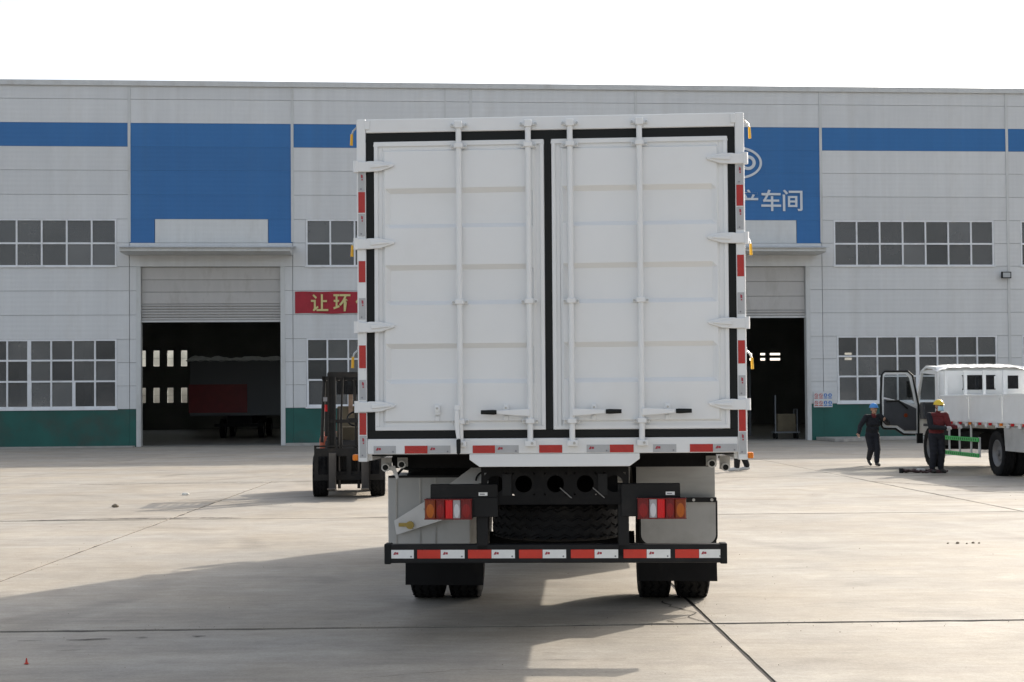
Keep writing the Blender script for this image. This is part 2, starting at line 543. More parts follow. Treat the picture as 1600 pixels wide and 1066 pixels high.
def thing(name, label, cat, loc=(0, 0, 0), rz=0, group=None):
    o = bpy.data.objects.new(name, None)
    COL.objects.link(o)
    o.empty_display_size = 0.2
    o.location = loc
    o.rotation_euler = (0, 0, rz)
    return tag(o, label, cat, group)

def struct(o):
    o['kind'] = 'structure'
    return o

def B(x0, x1, y0, y1, z0, z1):
    return MB().box(x0, x1, y0, y1, z0, z1)

def text_mesh(body, size, m, bold=0.0, depth=0.01):
    cu = bpy.data.curves.new('lettering', 'FONT')
    cu.body = body
    cu.size = size
    cu.extrude = depth
    cu.offset = bold
    cu.align_x = 'CENTER'
    cu.align_y = 'CENTER'
    t = bpy.data.objects.new('lettering', cu)
    COL.objects.link(t)
    dg = bpy.context.evaluated_depsgraph_get()
    me = bpy.data.meshes.new_from_object(t.evaluated_get(dg))
    bpy.data.objects.remove(t)
    bpy.data.curves.remove(cu)
    # centre on its own box
    xs = [v.co.x for v in me.vertices]
    ys = [v.co.y for v in me.vertices]
    if xs:
        cx, cy = (min(xs) + max(xs)) / 2, (min(ys) + max(ys)) / 2
        w, h = max(xs) - min(xs), max(ys) - min(ys)
        for v in me.vertices:
            v.co.x -= cx
            v.co.y -= cy
        me['w'], me['h'] = w, h
    me.materials.clear()
    me.materials.append(m)
    return me

# ------------------------------------------------------------------ ground: concrete slabs
ground = struct(B(-400, 400, -150, 700, -0.6, -0.06).build('ground', 'earth'))
filler = struct(B(-60, 60, -20, 53, -0.058, -0.008).build('joint_filler', 'filler'))
yard = bpy.data.objects.new('concrete_yard', None)
COL.objects.link(yard)
struct(yard)
yard.location = (1.44, 9.78, 0)
yard.rotation_euler = (0, 0, R(1.3))
SX, SY = 6.13, 9.5
rs = random.Random(3)

def slab(ix, iy):
    x0, x1 = ix * SX, (ix + 1) * SX
    y0, y1 = iy * SY, (iy + 1) * SY
    near = abs(ix) < 3 and -2 < iy < 2
    n = 46 if near else 8
    gx, gy = (0.014, 0.026) if near else (0.009, 0.012)
    pts = []
    def jit():
        s = rs.random()
        return rs.uniform(0, 0.006) + (rs.uniform(0.008, 0.022) if s > 0.93 else 0)
    for (a, b, nx, ny, g) in (((x0, y0), (x1, y0), 0, 1, gy), ((x1, y0), (x1, y1), -1, 0, gx), ((x1, y1), (x0, y1), 0, -1, gy), ((x0, y1), (x0, y0), 1, 0, gx)):
        for k in range(n):
            t = k / n
            if k == 0:
                # corner: inset both ways
                cx = a[0] + (gx if a[0] == x0 else -gx)
                cy = a[1] + (gy if a[1] == y0 else -gy)
                pts.append((cx, cy))
                continue
            j = jit() if near else 0
            pts.append((a[0] + (b[0] - a[0]) * t + nx * (g + j), a[1] + (b[1] - a[1]) * t + ny * (g + j)))
    MB().prism(pts, 'xy', -0.05, rs.uniform(-0.002, 0.001)).build('slab', 'concrete', yard)
for iy in range(-3, 5):
    for ix in range(-6, 6):
        slab(ix, iy)

def crack(pts, w, seed):
    """thin jagged ribbon of dirt lying in a crack, in yard-free world coordinates"""
    r = random.Random(seed)
    mb = MB()
    L_, R_ = [], []
    full = []
    for (a, b) in zip(pts[:-1], pts[1:]):
        d = math.hypot(b[0] - a[0], b[1] - a[1])
        n = max(2, int(d / 0.07))
        for k in range(n):
            t = k / n
            full.append((a[0] + (b[0] - a[0]) * t + r.uniform(-.02, .02), a[1] + (b[1] - a[1]) * t + r.uniform(-.02, .02)))
    full.append(pts[-1])
    for k, p in enumerate(full):
        q0, q1 = full[max(0, k - 1)], full[min(len(full) - 1, k + 1)]
        dx, dy = q1[0] - q0[0], q1[1] - q0[1]
        l = math.hypot(dx, dy) or 1
        ww = w * r.uniform(0.3, 1.2) * (0.3 if k in (0, len(full) - 1) else 1)
        L_.append((p[0] - dy / l * ww, p[1] + dx / l * ww, 0.004))
        R_.append((p[0] + dy / l * ww, p[1] - dx / l * ww, 0.004))
    n = len(full)
    mb.add(L_ + R_, [(i, i + 1, n + i + 1, n + i) for i in range(n - 1)])
    o = mb.build('crack', 'crack')
    struct(o)
    return o
crack([(1.42, 9.80), (1.30, 10.05), (1.38, 10.3), (1.24, 10.6), (1.2, 10.9)], 0.010, 1)
crack([(1.30, 10.05), (1.12, 9.93), (1.17, 9.83)], 0.008, 2)
crack([(-3.40, 9.26), (-3.24, 9.27)], 0.016, 3)
crack([(-3.07, 9.30), (-2.92, 9.31), (-2.78, 9.31)], 0.018, 4)
crack([(-2.63, 9.35), (-2.54, 9.36)], 0.010, 5)
crack([(-2.26, 9.40), (-2.15, 9.41)], 0.014, 6)
crack([(-3.0, 8.86), (-2.86, 8.9)], 0.012, 13)
crack([(0.18, 8.47), (0.45, 8.42)], 0.006, 7)
crack([(0.5, 8.42), (0.7, 8.44)], 0.005, 8)
crack([(-0.9, 7.9), (-0.3, 8.15), (0.3, 8.1)], 0.003, 14)
crack([(7.2, 27.0), (8.2, 25.2), (9.2, 24.8)], 0.03, 9)
crack([(9.6, 22.6), (8.4, 23.6), (7.6, 24.2)], 0.035, 10)
crack([(-6.9, 19.1), (-6.0, 19.3), (-4.6, 19.4), (-3.9, 19.3)], 0.04, 11)
crack([(-9.0, 27.9), (-6.6, 28.2), (-4.9, 28.2)], 0.035, 12)

# ------------------------------------------------------------------ factory building
BLD_LOC, BLD_RZ = (0, 55.46, 0), R(4.06)
bld = thing('factory_building', 'long grey factory hall with blue stripe, roller doors and green base', 'building', BLD_LOC, BLD_RZ)
ROWS = [1.53, 2.47, 3.41, 4.36, 5.34, 6.32, 7.30, 8.27, 9.24, 10.23, 11.22, 12.19, 13.15, 14.12, 14.72]
BAYS = [-31.5, -23.5, -15.51, -8.95, -1.63, 5.26, 13.1, 21.17, 29.2]
DOORS = [(-15.22, -9.29, 0, 7.30), (6.6, 12.55, 0, 7.30)]
UP = [(-22.95, -16.02, 7.30, 9.24, 7), (-8.41, -2.47, 7.30, 9.24, 6), (-1.1, 4.83, 7.30, 9.24, 6), (13.62, 20.55, 7.30, 9.24, 7), (21.72, 28.65, 7.30, 9.24, 7)]
LO = [(-22.95, -16.02, 1.53, 4.36, 8), (-8.41, -2.47, 1.53, 4.36, 7), (-1.1, 4.83, 1.53, 4.36, 7), (13.70, 20.62, 1.53, 4.36, 8), (21.72, 28.65, 1.53, 4.36, 8)]
OPEN = DOORS + [w[:4] for w in UP] + [w[:4] for w in LO]

def cut(u0, u1, z0, z1):
    """remaining u-spans of a wall cell after the openings are taken out"""
    spans = [(u0, u1)]
    for (a, b, c, d) in OPEN:
        if c < z1 - .01 and d > z0 + .01:
            nxt = []
            for (p, q) in spans:
                if b <= p or a >= q:
                    nxt.append((p, q))
                else:
                    if a > p + .01:
                        nxt.append((p, a))
                    if b < q - .01:
                        nxt.append((b, q))
            spans = nxt
    return spans

back = MB()
for bi in range(len(BAYS) - 1):
    u0, u1 = BAYS[bi], BAYS[bi + 1]
    sign_bay = bi in (2, 5)
    for (p, q) in cut(u0, u1, 0, 1.53):
        back.box(p, q, 0.07, 0.28, 0, 1.53)
        B(p + .003, q - .003, -0.005, 0.068, 0.0, 1.52).build('base_panel', 'green', bld)
    for ri in range(len(ROWS) - 1):
        z0, z1 = ROWS[ri], ROWS[ri + 1]
        for (p, q) in cut(u0, u1, z0, z1):
            back.box(p, q, 0.07, 0.28, z0, z1)
            pieces = [(p, q, 'wall')]
            if ri == 11:
                pieces = [(p, q, 'wall_blue')]
            if sign_bay and 7 <= ri <= 11:
                pieces = [(p, q, 'wall_blue')]
                if ri == 7:
                    a, b = (-14.49, -9.94) if bi == 2 else (7.4, 12.03)
                    pieces = [(p, a, 'wall_blue'), (a, b, 'wall_cut'), (b, q, 'wall_blue')]
            for (a, b, mm) in pieces:
                gz = .002 if mm == 'wall_blue' else .007
                o = MB().box(-(b - a) / 2 + .012, (b - a) / 2 - .012, rs.uniform(-.002, .002), 0.068, -(z1 - z0) / 2 + gz, (z1 - z0) / 2 - gz).build('wall_panel', mm, bld)
                o.location = ((a + b) / 2, 0, (z0 + z1) / 2)
back.build('backing_wall', 'joint', bld)
for u in BAYS[1:-1]:
    lo = 0 if not (abs(u + 15.51) < .1 or abs(u + 8.95) < .1 or abs(u - 13.1) < .1 or abs(u - 5.26) < .1) else 8.3
    B(u - .055, u + .055, -0.028, -0.004, max(lo, 1.55), 14.70).build('joint_trim', 'trim', bld)
B(-2.72, -2.66, -0.02, -0.004, 9.3, 14.7).build('joint_trim', 'trim', bld)
MB().box(-31.6, 29.3, -0.05, 0.35, 14.72, 14.86).box(-31.6, 29.3, -0.08, -0.052, 14.66, 14.87).build('roof_cap', 'trim', bld)
MB().box(-31.6, 29.3, -0.03, -0.006, 1.50, 1.56).build('base_drip_trim', 'trim', bld) if False else None

def window(u0, u1, z0, z1, cols, rows, mid=None, gl='glass'):
    """rows: list of fractional z splits; frame mesh is the part, every pane a sub-part"""
    f = MB()
    e = 0.065
    f.box(u0, u1, 0.0, 0.10, z0, z0 + e).box(u0, u1, 0.0, 0.10, z1 - e, z1)
    f.box(u0, u0 + e, 0.0, 0.10, z0 + e, z1 - e).box(u1 - e, u1, 0.0, 0.10, z0 + e, z1 - e)
    cw = (u1 - u0) / cols
    xs = [u0 + cw * i for i in range(cols + 1)]
    zs = [z0 + (z1 - z0) * t for t in rows]
    for i in range(1, cols):
        w = 0.033 if i != mid else 0.075
        f.box(xs[i] - w, xs[i] + w, 0.004, 0.095, z0 + e, z1 - e)
    for z in zs[1:-1]:
        f.box(u0 + e, u1 - e, 0.008, 0.09, z - .035, z + .035)
    # sliding sash in the lowest row of tall windows
    if len(rows) > 3:
        za, zb = zs[0] + e, zs[1] - .035
        for i in range(cols):
            if i % 2 == 0:
                f.box(xs[i] + .03, xs[i] + .09, -0.004, 0.05, za, zb)
            f.box(xs[i] + .03, xs[i + 1] - .03, -0.003, 0.05, za, za + .06)
    f.box(u0 - .04, u1 + .04, -0.06, 0.0, z0 - .03, z0 + .03)
    fr = f.build('window', 'frame', bld)
    for j in range(len(zs) - 1):
        pm = MB().box(-cw / 2 + .02, cw / 2 - .02, -0.004, 0.004, -(zs[j + 1] - zs[j]) / 2 + .02, (zs[j + 1] - zs[j]) / 2 - .02).mesh('pane', gl)
        for i in range(cols):
            o = link('pane', pm, fr)
            o.location = ((xs[i] + xs[i + 1]) / 2, 0.05, (zs[j] + zs[j + 1]) / 2)
            o.rotation_euler = (rs.uniform(-.012, .012), 0, rs.uniform(-.012, .012))
for (a, b, c, d, n) in UP:
    window(a, b, c, d, n, [0, 0.49, 1])
for (a, b, c, d, n) in LO:
    window(a, b, c, d, n, [0, 0.40, 0.70, 1], mid=n // 2, gl='glass_low')

def door(u0, u1, zs, nwide):
    """roller shutter drawn up, jambs, head panel and canopy"""
    B(u0 - .02, u0 + .16, -0.035, 0.30, 0.0, 7.30).build('door_jamb', 'trim', bld)
    B(u1 - .16, u1 + .02, -0.035, 0.30, 0.0, 7.30).build('door_jamb', 'trim', bld)
    sh = B(u0 + .16, u1 - .16, 0.20, 0.24, zs, 7.30).build('roller_shutter', 'joint', bld)
    z = 7.29
    hs = [0.52, 0.5, 0.48] if nwide else [0.62, 0.62, 0.58]
    for h in hs:
        B(u0 + .17, u1 - .17, 0.14, 0.198, z - h + .012, z).build('slat', 'shutter', sh, bevel=0.01)
        z -= h
    n = max(1, round((z - zs) / 0.11))
    h = (z - zs) / n
    for k in range(n):
        MB().prism([(0.2, z - h + .008), (0.15, z - h + .02), (0.13, z - h * .5), (0.15, z - .012), (0.2, z)], 'yz', u0 + .17, u1 - .17).build('slat', 'shutter', sh)
        z -= h
    B(u0 + .165, u1 - .165, 0.11, 0.25, zs - .07, zs).build('bottom_bar', 'trim', sh)
    # canopy: thin corrugated sheet over a box fascia
    c0, c1 = u0 - .54, u1 + .47
    can = MB().prism([(-0.012, 8.1), (-1.25, 7.93), (-1.25, 7.80), (-1.1, 7.76), (-0.012, 7.76)], 'yz', c0 + .12, c1 - .12).build('canopy', 'trim', bld)
    n = 46
    prof = []
    for i in range(n * 2 + 1):
        u = c0 + (c1 - c0) * i / (n * 2)
        prof.append((u, 0.022 if i % 2 else 0.0))
    mb = MB()
    vs, fs = [], []
    for (u, dz) in prof:
        vs += [(u, -1.36, 7.935 + dz), (u, -0.02, 8.13 + dz), (u, -1.36, 7.915 + dz), (u, -0.02, 8.11 + dz)]
    for i in range(len(prof) - 1):
        a = i * 4
        fs += [(a, a + 4, a + 5, a + 1), (a + 2, a + 3, a + 7, a + 6), (a, a + 2, a + 6, a + 4)]
    mb.add(vs, fs).build('canopy_sheet', 'trim', can)
door(-15.22, -9.29, 5.12, True)
door(6.6, 12.55, 5.22, False)

# hall interior: floor, side and rear walls, roof, columns
HL = 40.0
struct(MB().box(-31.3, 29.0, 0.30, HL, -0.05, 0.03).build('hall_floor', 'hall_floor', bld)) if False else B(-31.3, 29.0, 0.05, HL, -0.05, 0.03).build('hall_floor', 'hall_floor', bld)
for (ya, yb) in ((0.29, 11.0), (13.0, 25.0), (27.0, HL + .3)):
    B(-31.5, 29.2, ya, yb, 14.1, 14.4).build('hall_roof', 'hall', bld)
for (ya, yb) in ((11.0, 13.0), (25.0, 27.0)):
    B(-31.5, 29.2, ya - .05, yb + .05, 14.41, 14.42).build('added_roof_light', 'added_skylight', bld)  # unseen translucent roof strips, added to brighten the hall
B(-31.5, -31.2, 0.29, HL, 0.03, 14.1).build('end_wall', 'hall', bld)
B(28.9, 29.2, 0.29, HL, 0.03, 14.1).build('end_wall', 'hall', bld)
rw = MB()
rwin = []
u = -23.2
while u < 28:
    for k in range(4):
        rwin.append((u + k * .95, u + k * .95 + .42))
    u += 15.2
rwin = [w for w in rwin if w[0] < 2]
cuts = sorted(rwin)
SMALL = [(12.2, 12.6), (17.6, 18.5), (20.0, 20.25), (20.8, 21.2), (21.5, 22.3), (25.0, 25.9), (27.0, 27.6)]
for (z0, z1, hole) in ((0.03, 1.9, 0), (1.9, 2.95, 1), (2.95, 4.45, 0), (4.45, 5.55, 1), (5.55, 14.1, 0)):
    if hole and z0 < 4:
        rw.box(4.0, 28.9, HL, HL + .25, z0, z1)
    elif hole:
        for (za, zb, hs) in ((z0, 4.62, []), (4.62, 4.80, SMALL), (4.80, 5.0, []), (5.0, 5.16, SMALL[2:]), (5.16, z1, [])):
            p = 4.0
            for (a, b) in hs:
                rw.box(p, a, HL, HL + .25, za, zb)
                p = b
            rw.box(p, 28.9, HL, HL + .25, za, zb)
    if not hole:
        rw.box(-31.2, 28.9, HL, HL + .25, z0, z1)
    else:
        p = -31.2
        for (a, b) in cuts:
            rw.box(p, a, HL, HL + .25, z0, z1)
            p = b
        rw.box(p, 4.0, HL, HL + .25, z0, z1)
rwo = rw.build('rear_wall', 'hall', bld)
pm1 = MB().box(-.205, .205, -.004, .004, -.52, .52).box(-.21, .21, -.02, .02, -.02, .02).mesh('pane', 'glass_clear')
for (a, b) in cuts:
    for z in (2.425, 5.0):
        o = link('rear_pane', pm1, rwo)
        o.location = ((a + b) / 2, HL + .1, z)
for u in (-23.5, -15.4, -9.1, -1.63, 5.26, 13.1, 21.17):
    for y in (0.62, 13.5, 26.5):
        if y > 1 and u in (-15.4, -9.1, 5.26, 13.1):
            continue
        MB().box(u - .2, u + .2, y - .02, y + .02, 0.03, 14.1).box(u - .21, u - .18, y - .18, y + .18, 0.03, 14.1).box(u + .18, u + .21, y - .18, y + .18, 0.03, 14.1).build('hall_column', 'hall_steel', bld)

# kerb plinth by the right door and the low step by the left one
def bw(u, y, z=0):
    c, s = math.cos(BLD_RZ), math.sin(BLD_RZ)
    return (BLD_LOC[0] + u * c - y * s, BLD_LOC[1] + u * s + y * c, z)
k = MB().prism([(12.75, -2.6), (13.0, -2.9), (15.2, -0.9), (29.0, -0.9), (29.0, -0.01), (12.75, -0.01)], 'xy', 0, 0.14).build('kerb', 'kerb', None, bevel=0.02)
k.location, k.rotation_euler = BLD_LOC, (0, 0, BLD_RZ)
struct(k)
k = B(-31, -15.3, -0.5, -0.01, 0, 0.05).build('kerb', 'kerb')
k.location, k.rotation_euler = BLD_LOC, (0, 0, BLD_RZ)
struct(k)
k = B(-9.2, 6.5, -0.7, -0.01, 0, 0.10).build('kerb', 'kerb')
k.location, k.rotation_euler = BLD_LOC, (0, 0, BLD_RZ)
struct(k)

# ------------------------------------------------------------------ signs and fittings on the facade
def on_wall(o, u, z, y=-0.03):
    o.location = bw(u, y, z)
    o.rotation_euler = (0, 0, BLD_RZ)
    return o

def glyph(parent, ch, u, z, w, h, m, name, bold=0.0):
    me = text_mesh(ch, 1.0, m, bold)
    if 'w' in me:
        sx, sy = w / me['w'], h / me['h']
        for v in me.vertices:
            x, y, zz = v.co
            v.co = (x * sx, -zz - 0.0, y * sy)
    o = link(name, me, parent)
    o.location = (u, 0, z)
    return o

ban = thing('banner', 'red cloth banner with yellow characters left of the white box truck', 'banner')
on_wall(ban, -8.86, 5.38, -0.02)
cl = MB()
n = 40
vs = []
for i in range(n + 1):
    u = 6.3 * i / n
    y = -0.012 + 0.010 * math.sin(i * 1.1) + 0.006 * math.sin(i * 2.7)
    vs += [(u, y, 0.0 + .015 * math.sin(i * .5)), (u, y - .006, 0.89 + .01 * math.sin(i * .7))]
cl.add(vs, [(2 * i, 2 * i + 2, 2 * i + 3, 2 * i + 1) for i in range(n)]).build('cloth', 'red_cloth', ban)
for i, ch in enumerate('让环保'):
    g = glyph(ban, ch, 0.68 + .32 + i * .905, 0.43, 0.70, 0.70, M['banner_text'], 'character', 0.016)
    g.location.y = -0.05

sg = thing('wall_sign', 'white eye emblem and white characters on the blue panel above the right door', 'sign')
on_wall(sg, 0, 0, -0.03)
for ch, u in (('产', 9.98), ('车', 10.95), ('间', 11.87)):
    glyph(sg, ch, u, 10.07, 0.84, 0.90, M['sign_white'], 'character', 0.012)
def ring(mb, cu, cz, a, b, w, n=48, y0=-0.012, y1=0.012):
    o = [(cu + a * math.cos(2 * math.pi * i / n), cz + b * math.sin(2 * math.pi * i / n)) for i in range(n)]
    q = [(cu + (a - w) * math.cos(2 * math.pi * i / n), cz + (b - w) * math.sin(2 * math.pi * i / n)) for i in range(n)]
    for i in range(n):
        j = (i + 1) % n
        mb.hexa([(o[i][0], y0, o[i][1]), (o[j][0], y0, o[j][1]), (q[j][0], y0, q[j][1]), (q[i][0], y0, q[i][1]),
                 (o[i][0], y1, o[i][1]), (o[j][0], y1, o[j][1]), (q[j][0], y1, q[j][1]), (q[i][0], y1, q[i][1])])
    return mb
ring(MB(), 9.55, 11.64, 1.03, 0.68, 0.10).build('emblem_oval', 'sign_white', sg)
ring(MB(), 9.98, 11.65, 0.33, 0.31, 0.13).build('emblem_ring', 'sign_white', sg)
B(9.66, 9.78, -0.012, 0.012, 11.2, 11.66).build('emblem_stem', 'sign_white', sg)

bd = thing('safety_board', 'small white safety board with red and blue round symbols beside the right door', 'sign')
on_wall(bd, 12.66, 1.38, -0.04)
B(0, 0.80, -0.015, 0.0, 0, 0.66).build('board', 'board', bd)
for r in range(2):
    for c in range(4):
        cu, cz = 0.11 + c * .195, 0.50 - r * .31
        mb = MB()
        if c < 2:
            ring(mb, cu, cz, .075, .075, .02, 20, -0.02, -0.0155)
            mb.hexa([(cu - .055, -.02, cz + .04), (cu - .04, -.02, cz + .055), (cu + .055, -.02, cz - .04), (cu + .04, -.02, cz - .055),
                     (cu - .055, -.0155, cz + .04), (cu - .04, -.0155, cz + .055), (cu + .055, -.0155, cz - .04), (cu + .04, -.0155, cz - .055)])
        else:
            mb.cyl((cu, -.02, cz), (cu, -.0155, cz), .078, n=20)
        mb.box(cu - .08, cu + .08, -.02, -.0155, cz - .135, cz - .10)
        mb.build('symbol', 'board_red' if c < 2 else 'board_blue', bd)
        if c >= 2:
            MB().cyl((cu, -.024, cz + .02), (cu, -.0202, cz + .02), .025, n=12).box(cu - .03, cu + .03, -.024, -.0202, cz - .045, cz - .01).build('symbol_figure', 'board', bd)

fl = thing('flood_lamp', 'small black framed flood lamp on the right grey wall under the window', 'lamp')
on_wall(fl, 20.95, 6.9, -0.02)
MB().box(-.21, .21, -.28, -.18, -.14, .14).box(-.03, .03, -.18, .0, -.03, .03).box(-.1, .1, -.03, 0, -.1, .1).build('housing', 'black', fl, bevel=0.015)
B(-.16, .16, -.285, -.275, -.10, .10).build('lamp_glass', 'lamp_glass', fl)

# ------------------------------------------------------------------ wheels
def tyre_mesh(r, w, axis, zigzag=True, n=56):
    h = w / 2
    g = 0.012
    prof = [(r * .60, -h * .72), (r * .75, -h), (r * .90, -h * .98), (r * .97, -h * .9), (r, -h * .78)]
    zk = {}
    for c in (-.45, -.15, .15, .45):
        k0 = len(prof)
        prof += [(r, (c - .06) * w * .8), (r - g, (c - .04) * w * .8), (r - g, (c + .04) * w * .8), (r, (c + .06) * w * .8)]
        for k in range(k0, k0 + 4):
            zk[k] = 1
    prof += [(r, h * .78), (r * .97, h * .9), (r * .90, h * .98), (r * .75, h), (r * .60, h * .72)]
    def zig(k, i):
        return (0.011 if i % 2 else -0.011) if (zigzag and k in zk) else 0
    return MB().lathe(prof, (0, 0, 0), axis, n, zig)

def rim_mb(r, w, axis, side):
    """dished disc wheel with hub; side = +1/-1 outward direction along the axis"""
    R0 = r * .61
    s = side
    pr = [(R0, -w * .36), (R0, w * .36), (R0 * .93, w * .38), (R0 * .88, w * .30), (R0 * .55, w * .12), (R0 * .5, w * .20), (R0 * .22, w * .22), (R0 * .2, w * .36), (0.001, w * .37), (0.001, -w * .36)]
    pr = [(a, b * s) for a, b in pr]
    return MB().lathe(pr, (0, 0, 0), axis, 28)

def wheel(parent, c, r, w, side, tm, rm, nuts=True):
    wh = link('wheel', tm, parent)
    wh.location = c
    ri = link('rim', rm, wh)
    return wh

# ------------------------------------------------------------------ white box truck
trk = thing('box_truck', 'large white box truck seen from behind with closed double rear doors', 'truck', (0.25, 8.65, 0), R(-3))
LB = 5.6          # box length
# cargo box shell
def corr(x, s, y0, y1, z0, z1):
    """vertical-ribbed side wall"""
    pts = []
    y = y0
    while y < y1 - .3:
        pts += [(x, y), (x, y + .12), (x - s * .03, y + .15), (x - s * .03, y + .27)]
        y += .30
    pts += [(x, y), (x, y1)]
    inner = [(x - s * .06, y1), (x - s * .06, y0)]
    return MB().prism(pts + inner, 'xy', z0, z1)
for s in (-1, 1):
    corr(1.235 * s, s, 0.06, LB, 1.36, 3.40).build('side_wall', 'white', trk)
    B(min(1.20 * s, 1.245 * s), max(1.20 * s, 1.245 * s), 0.06, LB + .01, 3.40, 3.46).build('roof_rail', 'white', trk, bevel=0.008)
    B(min(1.17 * s, 1.24 * s), max(1.17 * s, 1.24 * s), 0.06, LB + .01, 1.24, 1.36).build('floor_rail', 'white', trk, bevel=0.008)
B(-1.2, 1.2, 0.06, LB, 3.405, 3.45).build('roof', 'white', trk)
B(-1.17, 1.17, 0.06, LB, 1.27, 1.34).build('floor', 'black_matt', trk)
B(-1.24, 1.24, LB, LB + .06, 1.24, 3.46).build('front_wall', 'white', trk)
for y in np.arange(0.5, LB, 0.62):
    B(-1.1, 1.1, y, y + .07, 1.17, 1.268).build('floor_beam', 'black_matt', trk)
# rear frame
for s in (-1, 1):
    a, b = sorted((1.193 * s, 1.252 * s))
    B(a, b, 0.0, 0.10, 1.235, 3.463).build('corner_post', 'white', trk, bevel=0.006)
    a, b = sorted((1.165 * s, 1.198 * s))
    MB().box(a, b, -0.006, 0.0, 3.395, 3.452).build('corner_cap', 'white', trk, bevel=0.002)
B(-1.192, 1.192, 0.002, 0.10, 3.373, 3.462).build('header', 'white', trk, bevel=0.006)
B(-1.192, 1.192, 0.002, 0.10, 1.282, 1.382).build('sill', 'white', trk, bevel=0.006)
MB().prism([(-.53, 1.281), (.565, 1.281), (.565, 1.245), (.50, 1.198), (-.465, 1.198), (-.53, 1.245)], 'xz', 0.004, 0.06).build('skirt', 'white', trk, bevel=0.004)
# black seals
g = MB()
g.box(-1.192, 1.192, 0.008, 0.05, 3.318, 3.372).box(-1.192, 1.192, 0.008, 0.05, 1.383, 1.432)
g.box(-1.192, -1.143, 0.008, 0.05, 1.432, 3.318).box(1.147, 1.192, 0.008, 0.05, 1.432, 3.318)
g.box(-.032, .012, 0.006, 0.05, 1.432, 3.318)
g.build('door_seal', 'rubber', trk, bevel=0.006)
RODX = (-.583, -.134, .135, .58)

def rear_door(x0, x1, rods, inner):
    z0, z1 = 1.436, 3.314
    d = MB()
    d.box(x0, x1, 0.034, 0.06, z0, z1)
    d.box(x0, x0 + .054, 0.016, 0.034, z0, z1).box(x1 - .054, x1, 0.016, 0.034, z0, z1)
    d.box(x0 + .054, x1 - .054, 0.016, 0.034, z0, z0 + .05).box(x0 + .054, x1 - .054, 0.016, 0.034, z1 - .057, z1)
    d.box(x0, x1, 0.004, 0.016, z1 - .026, z1).box(x0, x1, 0.004, 0.016, z0, z0 + .026)
    d.box(x0, x0 + .026, 0.004, 0.016, z0 + .026, z1 - .026).box(x1 - .026, x1, 0.004, 0.016, z0 + .026, z1 - .026)
    do = d.build('rear_door', 'white_door', trk, bevel=0.004)
    # pressed panel: horizontal trapezoid corrugation
    yo, yi = 0.000, 0.028
    pr = [(z1 - .055, .018), (z1 - .066, yo)]
    for (a, b, c, e) in ((3.008, 2.976, 2.776, 2.748), (2.508, 2.476, 2.276, 2.248), (1.998, 1.966, 1.766, 1.738)):
        pr += [(a, yo), (b, yi), (c, yi), (e, yo)]
    pr += [(z0 + .062, yo), (z0 + .048, .018)]
    xa, xb = x0 + .052, x1 - .052
    xs = [xa, xa + .018, xa + .05, xb - .05, xb - .018, xb]
    vs = []
    for (z, y) in pr:
        vs += [(xs[0], .018, z), (xs[1], yo, z), (xs[2], y, z), (xs[3], y, z), (xs[4], yo, z), (xs[5], .018, z)]
    # end rows stay at the back
    fs = []
    for k in range(len(pr) - 1):
        for i in range(5):
            a = k * 6 + i
            fs.append((a, a + 1, a + 7, a + 6))
    for i in range(6):
        vs[i] = (vs[i][0], .018, vs[i][2])
        vs[-1 - i] = (vs[-1 - i][0], .018, vs[-1 - i][2])
    MB().add(vs, fs).build('pressed_panel', 'white_door', do)
    return do
doorL = rear_door(-1.140, -.035, None, 1)
doorR = rear_door(.015, 1.144, None, -1)

